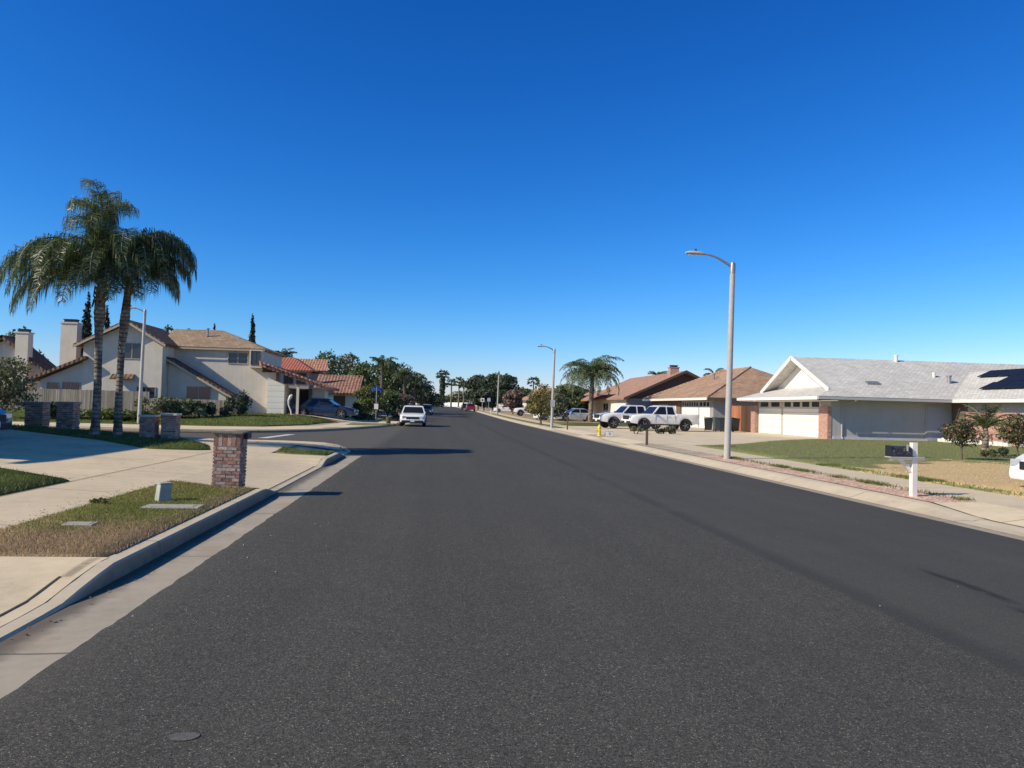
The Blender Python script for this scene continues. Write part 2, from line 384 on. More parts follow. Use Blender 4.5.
M['leafG'] = leaves('leaf_green', (.095, .13, .055), (.20, .235, .10), clump=.9)
M['leafD'] = leaves('leaf_dark', (.055, .078, .048), (.125, .155, .085), trans=.2, clump=.7)
M['leafY'] = leaves('leaf_yellowing', (.13, .14, .045), (.27, .225, .08), (.40, .25, .08), trans=.3)
M['leafO'] = leaves('leaf_olive', (.16, .165, .095), (.29, .28, .175), trans=.2)
M['leafL'] = leaves('leaf_light', (.11, .14, .04), (.22, .24, .085), trans=.3)
M['leafP'] = leaves('leaf_pinkish', (.20, .135, .115), (.36, .27, .23), trans=.2)
M['leafW'] = leaves('leaf_with_flowers', (.06, .085, .035), (.12, .15, .06), (.42, .2, .15), trans=.2)
M['cypress'] = leaves('cypress_leaf', (.018, .034, .016), (.036, .06, .026), trans=.1)
M['blade1'] = None
def blade_mat(name, green, dry, maskfn, bias):
    t = NT(name); v = t.coord(); xyz = t.sep(v); g = t.n('ShaderNodeNewGeometry')
    k = t.math('ADD', t.noise(v, .9, 6, .7), maskfn(t, xyz)) if maskfn else t.noise(v, .9, 6, .7)
    k = t.math('ADD', k, t.math('MULTIPLY', t.math('SUBTRACT', g.outputs['Random Per Island'], .5), .3))
    c = t.mix(t.smooth(k, .38+bias, .72+bias), green, dry)
    c = t.mix(1, c, t.ramp(g.outputs['Random Per Island'], [(0, (.6,)*3), (1, (1.3,)*3)]), 'MULTIPLY')
    t.fin(c, .7, .2)
    tr = t.n('ShaderNodeBsdfTranslucent'); t.l(c, tr.inputs[0])
    ms = t.n('ShaderNodeMixShader'); ms.inputs[0].default_value = .3
    t.l(t.b.outputs[0], ms.inputs[1]); t.l(tr.outputs[0], ms.inputs[2]); t.l(ms.outputs[0], t.out.inputs[0])
    return t.m
M['blade1'] = blade_mat('verge_blades', (.235, .25, .065), (.44, .31, .18), dry_left, .02)
M['blade'] = blade_mat('grass_blades', (.135, .175, .042), (.27, .24, .1), None, .08)
M['bladeG'] = blade_mat('edge_blades', (.15, .19, .05), (.36, .28, .13), None, .1)
M['bladeR'] = blade_mat('yard_blades', (.27, .285, .115), (.72, .54, .28), dry_right, .02)

# ------------------------------------------------------------------ mesh helpers
def link_mesh(name, verts, faces, mat, parent=None, smooth=0, loc=None, uv=True, mats=None, midx=None, col=None):
    me = bpy.data.meshes.new(name); me.from_pydata([tuple(v) for v in verts], [], faces); me.update()
    if uv and col is None and len(faces) < 20000:                   # closed shapes: faces turned outward
        bm = bmesh.new(); bm.from_mesh(me)
        if all(e.is_manifold for e in bm.edges):
            bmesh.ops.recalc_face_normals(bm, faces=bm.faces[:]); bm.to_mesh(me); me.update()
        bm.free()
    if mats:
        for q in mats: me.materials.append(q)
        if midx: me.polygons.foreach_set('material_index', midx)
    else: me.materials.append(mat)
    if uv and len(me.polygons):
        lay = me.uv_layers.new(name='UVMap'); dat = np.zeros(len(me.loops)*2)
        Z = Vector((0, 0, 1))
        for p in me.polygons:
            n = p.normal
            u = Z.cross(n)
            u = Vector((1, 0, 0)) if u.length < .03 else u.normalized()
            v = n.cross(u)
            for li in p.loop_indices:
                q = me.vertices[me.loops[li].vertex_index].co
                dat[li*2] = q.dot(u); dat[li*2+1] = q.dot(v)
        lay.data.foreach_set('uv', dat)
    if col is not None:
        a = me.color_attributes.new('Col', 'FLOAT_COLOR', 'CORNER')
        a.data.foreach_set('color', np.array(col, dtype=np.float32).ravel())
    if smooth:
        me.polygons.foreach_set('use_smooth', [True]*len(me.polygons)); me.set_sharp_from_angle(angle=R(smooth))
    o = bpy.data.objects.new(name, me); COL.objects.link(o)
    if parent: o.parent = parent
    if loc: o.location = loc
    return o

class MB:
    def __init__(s): s.v = []; s.f = []; s.mi = []; s.cur = 0; s.cc = None; s.cols = []
    def add(s, vs, fs):
        b = len(s.v); s.v += [Vector(v) for v in vs]
        for f in fs:
            s.f.append([i+b for i in f]); s.mi.append(s.cur)
            if s.cc is not None: s.cols += [(*s.cc, 1)]*len(f)
        return s
    def box(s, x0, x1, y0, y1, z0, z1):
        return s.add([(x0,y0,z0),(x1,y0,z0),(x1,y1,z0),(x0,y1,z0),(x0,y0,z1),(x1,y0,z1),(x1,y1,z1),(x0,y1,z1)],
              [(0,3,2,1),(4,5,6,7),(0,1,5,4),(1,2,6,5),(2,3,7,6),(3,0,4,7)])
    def obox(s, c, dx, dy, dz, rot=None):
        """box of half sizes about c with a rotation matrix"""
        vs = []
        for z in (-1, 1):
            for x, y in ((-1,-1),(1,-1),(1,1),(-1,1)):
                p = Vector((x*dx, y*dy, z*dz)); p = rot @ p if rot else p
                vs.append(p+Vector(c))
        return s.add(vs, [(0,3,2,1),(4,5,6,7),(0,1,5,4),(1,2,6,5),(2,3,7,6),(3,0,4,7)])
    def slab(s, pts, t):
        """flat polygon given thickness t against its normal"""
        P = [Vector(p) for p in pts]
        n = Vector((0,0,0))
        for i in range(len(P)): n += P[i].cross(P[(i+1) % len(P)])
        n.normalize(); k = len(P)
        vs = P+[p-n*t for p in P]
        fs = [tuple(range(k)), tuple(range(2*k-1, k-1, -1))]+[(i, i+k, (i+1) % k+k, (i+1) % k) for i in range(k)]
        return s.add(vs, fs)
    def poly(s, pts): return s.add(pts, [tuple(range(len(pts)))])
    def tube(s, path, rad, n=10, cap=True, squash=1):
        P = [Vector(p) for p in path]
        if isinstance(rad, (int, float)): rad = [rad]*len(P)
        rings = []; up = None
        for i, p in enumerate(P):
            d = (P[min(i+1, len(P)-1)]-P[max(i-1, 0)]).normalized()
            if up is None:
                up = Vector((0, 1, 0)) if abs(d.z) > .9 else Vector((0, 0, 1))
            a = d.cross(up).normalized(); b = a.cross(d); up = b
            rings.append([p+(a*math.cos(2*math.pi*k/n)+b*math.sin(2*math.pi*k/n)*squash)*rad[i] for k in range(n)])
        vs = [v for r in rings for v in r]; fs = []
        for i in range(len(P)-1):
            for k in range(n):
                fs.append((i*n+k, i*n+(k+1) % n, (i+1)*n+(k+1) % n, (i+1)*n+k))
        if cap:
            fs.append(tuple(range(n-1, -1, -1))); fs.append(tuple(range((len(P)-1)*n, len(P)*n)))
        return s.add(vs, fs)
    def lathe(s, prof, n=16, c=(0,0,0), axis='z', cap=True):
        vs = []; fs = []
        for r, z in prof:
            for k in range(n):
                a = 2*math.pi*k/n
                if axis == 'z': q = (c[0]+r*math.cos(a), c[1]+r*math.sin(a), c[2]+z)
                else: q = (c[0]+r*math.cos(a), c[1]+z, c[2]+r*math.sin(a))
                vs.append(q)
        for i in range(len(prof)-1):
            for k in range(n):
                f = (i*n+k, i*n+(k+1) % n, (i+1)*n+(k+1) % n, (i+1)*n+k)
                fs.append(f if axis == 'z' else f[::-1])
        if cap and prof[0][0] > 1e-4: fs.append(tuple(range(n-1, -1, -1)) if axis == 'z' else tuple(range(n)))
        if cap and prof[-1][0] > 1e-4:
            t = tuple(range((len(prof)-1)*n, len(prof)*n)); fs.append(t if axis == 'z' else t[::-1])
        return s.add(vs, fs)
    def build(s, name, mat, parent=None, smooth=0, world=True, mats=None, bevel=0):
        vs = s.v
        if parent is not None and world:
            o = root_of(parent); vs = [v-o for v in vs]
        o = link_mesh(name, vs, s.f, mat, parent, smooth, mats=mats, midx=s.mi if mats else None, col=s.cols if s.cols else None)
        if bevel:
            b = o.modifiers.new('bevel', 'BEVEL'); b.width = bevel; b.segments = 2; b.limit_method = 'ANGLE'; b.angle_limit = R(40)
        return o

def root_of(p):
    v = Vector((0,0,0))
    while p is not None: v += p.location; p = p.parent
    return v
def tag(o, label=None, cat=None, group=None, kind=None):
    if label: o['label'] = label
    if cat: o['category'] = cat
    if group: o['group'] = group
    if kind: o['kind'] = kind
    return o
def thing(name, label, cat, loc=(0,0,0), rz=0, group=None):
    o = bpy.data.objects.new(name, None); COL.objects.link(o); o.location = loc; o.rotation_euler = (0,0,rz); o.empty_display_size = .3
    return tag(o, label, cat, group)
def kids(o): return [c for c in bpy.data.objects if c.parent == o]
def copy_tree(o, parent=None):
    c = o.copy(); COL.objects.link(c)
    if parent: c.parent = parent
    for ch in kids(o): copy_tree(ch, c)
    return c

# ------------------------------------------------------------------ ground heights
def sstep(x, a, b):
    t = max(0, min(1, (x-a)/(b-a))); return t*t*(3-2*t)
def zr(y):                                   # the street climbs very gently far away
    return .55*sstep(y, 65, 190)+.45*sstep(y, 170, 380)
def lerp(x, pts):
    if x <= pts[0][0]: return pts[0][1]
    for (a, va), (b, vb) in zip(pts, pts[1:]):
        if x <= b: return va+(vb-va)*(x-a)/(b-a)
    return pts[-1][1]
KL = [(5.7, .018), (6.1, .03), (6.55, .10), (7.0, .148), (12.9, .155), (13.7, .018), (19.0, .018), (19.8, .15), (22.4, .15), (23.4, .02), (26.2, .02), (28.0, .12), (200, .12)]
KR = [(11.2, .03), (12.4, .13), (32.5, .13), (33.5, .03), (38.5, .03), (39.4, .13), (43, .13), (44, .03), (54, .03), (55, .13), (500, .13)]
def z_left(x, y):                            # the near lot rises away from the street
    up = .15+.046*max(0, min(16, -x-4))
    up = .15+(up-.15)*(1-sstep(y, 25.6, 28.3))
    k = lerp(y, KL)
    return k+(up-k)*sstep(-x, 2.88, 4.5)
def z_far(x, y):                             # the lot past the side street
    return .15+zr(y)*sstep(-x, 2, 3)+.5*sstep(y, 43, 58)*sstep(-x, 5, 10.5)
def z_right(x, y):
    k = lerp(y, KR)+zr(y)
    return k+(.15+zr(y)-k)*sstep(x, 8.5, 9.45)

def sheet(name, outline, zfn, mat, lift=0, step=1.0, kind='structure', skirt=0):
    """a polygon filled with a fine grid and laid on the ground"""
    import mathutils
    bm = bmesh.new()
    vs = [bm.verts.new((x, y, 0)) for x, y in outline]
    bm.faces.new(vs)
    xs = [p[0] for p in outline]; ys = [p[1] for p in outline]
    def cuts(lo, hi): 
        k = max(1, int((hi-lo)/step)); return [lo+(hi-lo)*i/k for i in range(1, k)]
    for x in cuts(min(xs), max(xs)):
        bmesh.ops.bisect_plane(bm, geom=bm.verts[:]+bm.edges[:]+bm.faces[:], plane_co=(x,0,0), plane_no=(1,0,0))
    for y in cuts(min(ys), max(ys)):
        bmesh.ops.bisect_plane(bm, geom=bm.verts[:]+bm.edges[:]+bm.faces[:], plane_co=(0,y,0), plane_no=(0,1,0))
    for v in bm.verts: v.co.z = zfn(v.co.x, v.co.y)+lift
    bmesh.ops.recalc_face_normals(bm, faces=bm.faces[:])
    if sum(f.normal.z for f in bm.faces) < 0:
        bmesh.ops.reverse_faces(bm, faces=bm.faces[:])
    if skirt:
        be = [e for e in bm.edges if e.is_boundary]
        ex = bmesh.ops.extrude_edge_only(bm, edges=be)
        for v in ex['geom']:
            if isinstance(v, bmesh.types.BMVert): v.co.z -= skirt
    me = bpy.data.meshes.new(name); bm.to_mesh(me); bm.free(); me.materials.append(mat)
    me.polygons.foreach_set('use_smooth', [True]*len(me.polygons))
    o = bpy.data.objects.new(name, me); COL.objects.link(o)
    if kind: o['kind'] = kind
    return o

def smooth_path(pts, step=.4):
    """Catmull-Rom through 2-D points"""
    P = [Vector((*p, 0)) for p in pts]; out = []
    for i in range(len(P)-1):
        a = P[max(i-1, 0)]; b = P[i]; c = P[i+1]; d = P[min(i+2, len(P)-1)]
        L = (c-b).length; n = max(1, int(L/step))
        if L > 12: n = max(1, int(L/4))
        for k in range(n):
            t = k/n
            if L > 12: q = b.lerp(c, t)
            else: q = .5*((2*b)+(c-a)*t+(2*a-5*b+4*c-d)*t*t+(3*b-a-3*c+d)*t**3)
            out.append((q.x, q.y))
    out.append(tuple(pts[-1])); return out

def sweep(name, path, prof, mat, side=1):
    """sweep a section along a path: prof(x, y) -> list of (distance away from the street, z)"""
    vs = []; fs = []; n = None
    for i, p in enumerate(path):
        a = Vector(path[max(i-1, 0)]); b = Vector(path[min(i+1, len(path)-1)])
        d = (b-a).normalized(); nrm = Vector((-d.y, d.x))*side
        pr = prof(*p); n = len(pr)
        for off, z in pr: vs.append((p[0]+nrm.x*off, p[1]+nrm.y*off, z))
    for i in range(len(path)-1):
        for k in range(n-1):
            f = (i*n+k, (i+1)*n+k, (i+1)*n+k+1, i*n+k+1)
            fs.append(f if side < 0 else f[::-1])
    o = link_mesh(name, vs, fs, mat, smooth=24); o['kind'] = 'structure'; return o

# ------------------------------------------------------------------ the setting
rd = MB()
ys = [-30, -8, 0, 4, 8, 12, 16, 20, 24, 28, 32, 36, 40, 45, 50, 55, 60]+list(range(65, 392, 6))
for a, b in zip(ys, ys[1:]):
    rd.poly([(-1.9, a, zr(a)), (7.81, a, zr(a)), (7.81, b, zr(b)), (-1.9, b, zr(b))])
rg = random.Random(31); ye = [-30, 0]+[.11*i for i in range(1, 230)]+[27, 40, 60]+list(range(65, 392, 6)); xe = [-2.225 for _ in ye]
for i in range(2, 231): xe[i] = -2.225+.35*(xe[i-1]+2.225)+rg.gauss(0, .0055)                       # the paver's ragged edge
for i in range(len(ye)-1):
    a, b = ye[i], ye[i+1]
    rd.poly([(xe[i], a, zr(a)+.0062), (-1.9, a, zr(a)), (-1.9, b, zr(b)), (xe[i+1], b, zr(b)+.0062)])
rd.build('street', M['asphalt'])['kind'] = 'structure'
sheet('side_street', [(-90, 28.4), (-9, 28.3), (-5.2, 28.0), (-3.5, 26.9), (-2.75, 25), (-2.75, 23.4), (-2.23, 23.4), (-2.23, 62), (-2.9, 58), (-3.3, 53), (-4.5, 48), (-5.7, 43.5), (-7.2, 40.2), (-9, 38.2), (-12, 37.2), (-90, 37.2)],
      lambda x, y: 0, M['asphalt'], lift=.004, step=4)
g = MB()
for s in ((-2500, -20), (2500, -20)): pass
gx = [-2500, -300, -100, -2.6, 8.3, 100, 300, 2500]; gy = [-600, -30, 60, 120, 200, 400, 900, 4000]
for i in range(len(gx)-1):
    for j in range(len(gy)-1):
        g.poly([(x, y, zr(y)-.12) for x, y in ((gx[i], gy[j]), (gx[i+1], gy[j]), (gx[i+1], gy[j+1]), (gx[i], gy[j+1]))])
g.build('ground', M['dirt'])['kind'] = 'structure'

# kerbs and gutters
LN = [(-2.74, -10), (-2.74, 4)]+[(-2.74, 4+.3*i) for i in range(1, 70)]+smooth_path([(-2.74, 25), (-2.82, 25.8), (-3.15, 27.0), (-3.9, 28.1), (-5.5, 28.75), (-9, 28.9), (-14, 28.9), (-90, 28.9)])
LF = smooth_path([(-90, 37.2), (-16, 37.2), (-12, 37.3), (-9, 38.3), (-7.2, 40.3), (-5.7, 43.5), (-4.5, 48), (-3.4, 53), (-2.85, 58), (-2.74, 63), (-2.74, 75)])+[(-2.74, 75+8*i) for i in range(1, 40)]
def prof_near(x, y):
    h = lerp(y, KL)
    return [(0, -.02), (.012, max(0, h-.028)), (.02, h-.01), (.034, h), (.17, h+.003), (.18, h-.1)]
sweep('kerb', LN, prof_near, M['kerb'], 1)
def prof_far(x, y):
    h = .13+zr(y)
    return [(0, -.02+zr(y)), (.04, h-.02), (.07, h), (.16, h+.003), (.17, h-.1)]
sweep('kerb', LF, prof_far, M['kerb'], 1)
RK = [(8.0, y) for y in [-10, 0]+[.5*i for i in range(1, 130)]+list(range(66, 390, 6))]
def prof_r(x, y):
    h = lerp(y, KR)+zr(y); z = zr(y); k = lerp(y, KR)
    return [(.025, z-.03), (.03, z+.012), (.16, z+.012+k*.25), (.34, h-.018), (.42, h), (.575, h+.003), (.58, h-.1)]
sweep('kerb', RK, prof_r, M['kerb'], -1)
def gut(x, y): return [(-.53, zr(y)+.004), (-.3, zr(y)-.001), (.012, zr(y)+.001)]
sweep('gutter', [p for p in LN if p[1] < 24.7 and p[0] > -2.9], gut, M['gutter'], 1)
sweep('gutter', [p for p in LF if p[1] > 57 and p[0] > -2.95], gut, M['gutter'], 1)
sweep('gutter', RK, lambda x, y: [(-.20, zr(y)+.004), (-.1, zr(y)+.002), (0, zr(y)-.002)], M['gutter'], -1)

# near left lot
sheet('driveway', [(-2.89, -10), (-2.89, 25), (-2.96, 25.75), (-3.28, 26.92), (-3.98, 27.98), (-5.53, 28.62), (-9, 28.76), (-60, 28.78), (-60, -10)], z_left, M['drive'], -.03, .5)
sheet('sidewalk', [(-4.5, -10), (-4.5, 27.5), (-5.72, 27.5), (-5.72, -10)], z_left, M['walk'], .004, .8)
sheet('driveway_apron', [(-2.895, -10), (-2.895, 7.2), (-4.49, 7.2), (-4.49, -10)], z_left, M['drive'], .006, .16)
sheet('driveway_apron', [(-2.895, 12.9), (-2.895, 20.9), (-4.49, 21.4), (-4.49, 12.9)], z_left, M['apron'], .006, .2)
sheet('sidewalk', [(-6.2, 25.6), (-3.1, 25.4), (-3.3, 26.85), (-4.0, 27.9), (-5.55, 28.55), (-60, 28.7), (-60, 27.2), (-11, 27.2)], z_left, M['walk'], .007, .8)
sheet('driveway', [(-5.7, -10), (-5.7, 25.5), (-6.2, 25.6), (-11, 27.15), (-60, 27.15), (-60, -10)], z_left, M['drive'], .002, .8)
jt = MB()
for (xa, ya, xb, yb) in [(-5.74, -8, -5.74, 25.4), (-3.03, -8, -3.03, 6.6), (-3.03, 6.6, -2.95, 7.15), (-2.93, 13.9, -2.93, 19)]:
    n = 60
    for i in range(n):
        y0 = ya+(yb-ya)*i/n; y1 = ya+(yb-ya)*(i+1)/n
        jt.poly([(xa-.011, y0, z_left(xa, y0)+.0115), (xa+.011, y0, z_left(xa, y0)+.0115), (xb+.011, y1, z_left(xb, y1)+.0115), (xb-.011, y1, z_left(xb, y1)+.0115)])
jt.build('joint_line', plain('joint_dark', (.05, .042, .034), .95))['kind'] = 'structure'
VERGE = [(-2.9, 7.35), (-2.9, 12.7), (-3.15, 13.0), (-4.0, 13.55), (-4.5, 13.6), (-4.5, 7.2)]
BACKL = [(-5.78, -6), (-5.78, 12.75), (-5.95, 12.95), (-7.5, 13.95), (-9.6, 15.2), (-14, 15.4), (-14, -6)]
STRIP = [(-5.98, 20.95), (-6.25, 20.6), (-7.2, 20.05), (-9.23, 22.0), (-12.7, 24.0), (-16, 25.4), (-24, 26.6), (-24, 27.1), (-11, 27.1), (-8.6, 25.7), (-7.4, 24.2), (-6.45, 22.5)]
CORN = [(-4.4, 21.6), (-2.93, 21.2), (-2.93, 22.4), (-3.15, 23.2), (-4.6, 23.6)]
L1 = sheet('lawn', VERGE, z_left, M['lawn1'], .009, .4, skirt=.06)
L2 = sheet('lawn', BACKL, z_left, M['lawn'], .02, .8, skirt=.06)
L3 = sheet('lawn', STRIP, z_left, M['lawn'], .02, .8, skirt=.06)
L4 = sheet('lawn', CORN, z_left, M['lawn'], .02, .5, skirt=.06)

# lot past the side street
bk = smooth_path([(-90, 37.4), (-16, 37.4), (-12, 37.5), (-9.15, 38.45), (-7.35, 40.4), (-5.86, 43.5), (-4.66, 48), (-3.56, 53), (-3.01, 58), (-2.9, 63), (-2.9, 75)], 1)
sheet('sidewalk', [p for p in bk if p[1] < 75]+[(-2.9, 75), (-4.6, 75), (-6.2, 56), (-7, 47), (-9.5, 43.2), (-12, 42.3), (-90, 42.3)], z_far, M['driveR'], .0, 1.2)
sheet('yard', [(-90, 42.2), (-12, 42.2), (-9.4, 43.1), (-6.9, 47), (-6.1, 56), (-4.6, 75), (-4.6, 390), (-200, 390), (-200, 42.2)], z_far, M['dirt'], -.01, 3)
L5 = sheet('lawn', [(-90, 42.4), (-12, 42.4), (-9.7, 43.3), (-7.7, 47.2), (-6.7, 53.2), (-7.6, 54.6), (-11.2, 56.6), (-12, 58.5), (-90, 58.5)], z_far, M['lawn'], .02, 1.5, skirt=.06)
sheet('driveway', [(-2.95, 56), (-6.7, 55.3), (-11, 57.0), (-14, 58.6), (-14, 64.5), (-6, 64.5), (-2.95, 63.5)], z_far, M['driveR'], .02, 1.2)
L6 = sheet('lawn', [(-3.1, 64), (-4.6, 64), (-12, 68), (-12, 95), (-3.1, 95)], z_far, M['lawn'], .02, 2, skirt=.06)
sheet('verge', [(-3.3, 53.9), (-4.6, 50.2), (-5.9, 50.2), (-5.9, 54.5), (-3.2, 55.4)], z_far, M['lawnR'], .012, 1)
sb = MB()
sb.poly([(-7.5, 33.0, .012), (-7.1, 33.0, .012), (-6.7, 37.4, .012), (-7.1, 37.4, .012)])
sb.build('stop_line', plain('road_marking', (.6, .6, .57), .7, .2, 12))['kind'] = 'structure'
yd = MB(); yd.poly([(-6.5, 43.9, z_far(-6.5, 43.9)+.012), (-5.95, 43.9, z_far(-6, 43.9)+.012), (-5.5, 45.3, z_far(-5.5, 45.3)+.012), (-6.1, 45.3, z_far(-6, 45.3)+.012)])
yd.build('tactile_ramp', plain('ramp_yellow', (.52, .42, .2), .8, .2))['kind'] = 'structure'

# right side
sheet('yard', [(8.57, -10), (8.57, 390), (200, 390), (200, -10)], z_right, M['dirt'], -.012, 4)
sheet('gravel_verge', [(8.58, 12.4), (8.58, 24.6), (9.45, 24.6), (9.45, 12.4)], z_right, M['pink'], .012, .6)
sheet('gravel_verge', [(8.58, 24.6), (8.58, 32.6), (9.45, 33.2), (9.45, 24.6)], z_right, M['tan'], .012, .6)
sheet('gravel_verge', [(8.58, 39.4), (8.58, 43.2), (9.45, 43.2), (9.45, 38.9)], z_right, M['tan'], .012, .6)
sheet('driveway_apron', [(8.58, -10), (8.58, 12.4), (9.45, 12.4), (9.45, -10)], z_right, M['driveR'], .012, .6)
sheet('driveway_apron', [(8.58, 32.6), (8.58, 39.4), (9.45, 38.9), (9.45, 33.2)], z_right, M['driveR'], .012, .6)
sheet('driveway_apron', [(8.58, 43.2), (8.58, 55), (9.45, 55), (9.45, 43.2)], z_right, M['driveR'], .012, .6)
sheet('sidewalk', [(9.45, -10), (9.45, 340), (10.95, 340), (10.95, -10)], z_right, M['walk'], .01, 4)
sheet('driveway', [(10.95, -10), (10.95, 12.6), (12.5, 13.4), (30, 20.5), (30, -10)], z_right, M['driveR'], .01, 2)
YARD = [(10.95, 12.7), (10.95, 31.6), (12.0, 32.2), (14.5, 34.6), (18, 39.2), (22.4, 43.4), (23.6, 43.75), (31.5, 43.9), (31.5, 21.2), (12.5, 13.5)]
L7 = sheet('lawn', YARD, z_right, M['lawnR'], .018, 1, skirt=.06)
sheet('driveway', [(10.95, 31.7), (12.0, 32.3), (14.5, 34.7), (18, 39.3), (22.4, 43.5), (23.65, 43.8), (23.65, 60), (24.3, 60), (24.3, 75), (10.95, 75)], z_right, M['driveR'], .01, 2)
L8 = sheet('lawn', [(10.95, 62), (10.95, 76), (20.5, 76), (20.5, 67)], z_right, M['lawn'], .02, 2, skirt=.06)
L9 = sheet('verge', [(8.58, 55), (8.58, 120), (9.45, 120), (9.45, 55)], z_right, M['lawnR'], .012, 2, skirt=.06)
dp = MB(); 
dp.poly([(11.3, 31.0, .19), (12.6, 31.2, .19), (13.2, 32.6, .19), (12.1, 31.9, .19)])
dp.build('dirt_patch', plain('bare_soil', (.26, .15, .09), .95, .3))['kind'] = 'structure'

# blades of grass
def in_poly(x, y, P):
    c = False; j = len(P)-1
    for i in range(len(P)):
        if (P[i][1] > y) != (P[j][1] > y) and x < (P[j][0]-P[i][0])*(y-P[i][1])/(P[j][1]-P[i][1])+P[i][0]: c = not c
        j = i
    return c
def grass(P, zfn, mat, n, h, wd, label, bounds=None, maskp=None):
    xs = [p[0] for p in P]; ys_ = [p[1] for p in P]
    b = bounds or (min(xs), max(xs), min(ys_), max(ys_))
    V = []; Fc = []
    while len(Fc) < n:
        x = random.uniform(b[0], b[1]); y = random.uniform(b[2], b[3])
        if not in_poly(x, y, P): continue
        if maskp and random.random() > maskp(x, y): continue
        z = zfn(x, y)+.012; a = random.uniform(0, 2*math.pi); hh = h*random.uniform(.5, 1.35); ww = wd*random.uniform(.6, 1.2)
        dx, dy = math.cos(a)*ww, math.sin(a)*ww; l = random.uniform(-.7, .7)*hh; l2 = random.uniform(-.7, .7)*hh
        i = len(V); V += [(x-dx, y-dy, z), (x+dx, y+dy, z), (x+l, y+l2, z+hh)]; Fc.append((i, i+1, i+2))
    o = link_mesh('grass', V, Fc, mat, uv=False); tag(o, label, 'grass', kind='stuff'); return o
grass(VERGE, z_left, M['blade1'], 34000, .028, .0035, 'short grass on the kerbside verge, browned at its near end')
grass(BACKL, z_left, M['blade'], 16000, .05, .005, 'green grass left of the foreground sidewalk', (-9.5, -5.78, 9, 15))
grass(STRIP, z_left, M['blade'], 12000, .06, .008, 'shaded grass strip below the two tall palms', (-16, -5.9, 20, 27.1))
grass(CORN, z_left, M['blade'], 3500, .06, .008, 'small grass patch beside the street corner ramp')
grass(YARD, z_right, M['bladeR'], 60000, .042, .008, 'grass of the yard before the grey house, straw coloured in front', (10.9, 31.5, 13.5, 44), lambda x, y: 1 if y > min(20.3+.86*(x-11), 25.2) else .4)
grass([(-30, 42.4), (-12, 42.4), (-9.7, 43.3), (-7.7, 47.2), (-6.7, 53.2), (-7.6, 54.6), (-11.2, 56.6), (-30, 57)], z_far, M['blade'], 16000, .1, .016, 'green corner lawn before the tan two storey house')

rg = random.Random(77); V = []; Fc = []
for i in range(420):                                               # litter blown along the walk, the kerb and the gutter
    k = rg.random()
    if k < .45: x, y, z = rg.gauss(-4.55, .10), rg.uniform(7.4, 13.4), 0; z = z_left(x, y)+.02
    elif k < .8: x, y = rg.gauss(-2.66, .05), rg.uniform(5, 22); z = .004
    else: x, y = rg.uniform(-6.4, -4.6), rg.uniform(6, 20); z = z_left(x, y)+.012
    a = rg.uniform(0, 6.28); s = rg.uniform(.008, .022); b = len(V)
    for q in range(4):
        w_ = s*(1 if q % 2 == 0 else .5); V.append((x+math.cos(a+q*1.571)*w_, y+math.sin(a+q*1.571)*w_, z+rg.uniform(0, .012)))
    Fc.append((b, b+1, b+2, b+3))
tag(link_mesh('fallen_leaves', V, Fc, plain('dry_leaf', (.16, .10, .05), .8, .5, 30), uv=False), 'small dry leaves scattered along the sidewalk edge and the gutter', 'leaf litter', kind='stuff')

tf = [(9.2, 12.6), (9.2, 24.2), (9.52, 24.2), (9.52, 12.6)]
grass(tf, z_right, M['bladeG'], 2600, .06, .009, 'ragged grass along the back of the pink gravel verge', None, lambda x, y: .15+.85*(math.sin(y*1.7)+math.sin(y*4.1+1) > .3))
tf = [(10.9, 12.9), (10.9, 21), (11.5, 21), (11.5, 12.9)]
grass(tf, z_right, M['bladeG'], 2600, .06, .010, 'ragged green grass where the yard meets the right sidewalk', None, lambda x, y: .1+.9*(math.sin(y*1.1+2)+math.sin(y*3.1) > .5))

pt_ = MB(); rg = random.Random(9)
pt_.poly([(-1.145+.07*math.cos(a)*(1+.08*math.sin(3*a)), 3.77+.05*math.sin(a)*(1+.08*math.sin(2*a+1)), .0042) for a in [2*math.pi*i/24 for i in range(24)]])
o_ = pt_.build('cement_patch', plain('worn_cement', (.108, .104, .096), .9, .4, 50)); o_['kind'] = 'structure'
V = []; Fc = []
for i in range(60):                                               # pale grit thrown to the road's edges
    x = -2.2+abs(rg.gauss(0, .45)) if rg.random() < .55 else rg.uniform(-2, 7.5); y = 5+16*rg.random()**1.4; a = rg.uniform(0, 6.28); s = rg.uniform(.004, .009)*(1+y*.03); b = len(V)
    V += [(x+math.cos(a+q*2.09)*s, y+math.sin(a+q*2.09)*s, .005) for q in range(3)]+[(x, y, .005+s)]; Fc += [(b, b+1, b+3), (b+1, b+2, b+3), (b+2, b, b+3)]
tag(link_mesh('road_grit', V, Fc, plain('pale_grit', (.36, .33, .27), .9, .3, 40), uv=False), 'pale grit and crumbs lying on the asphalt', 'grit', kind='stuff')
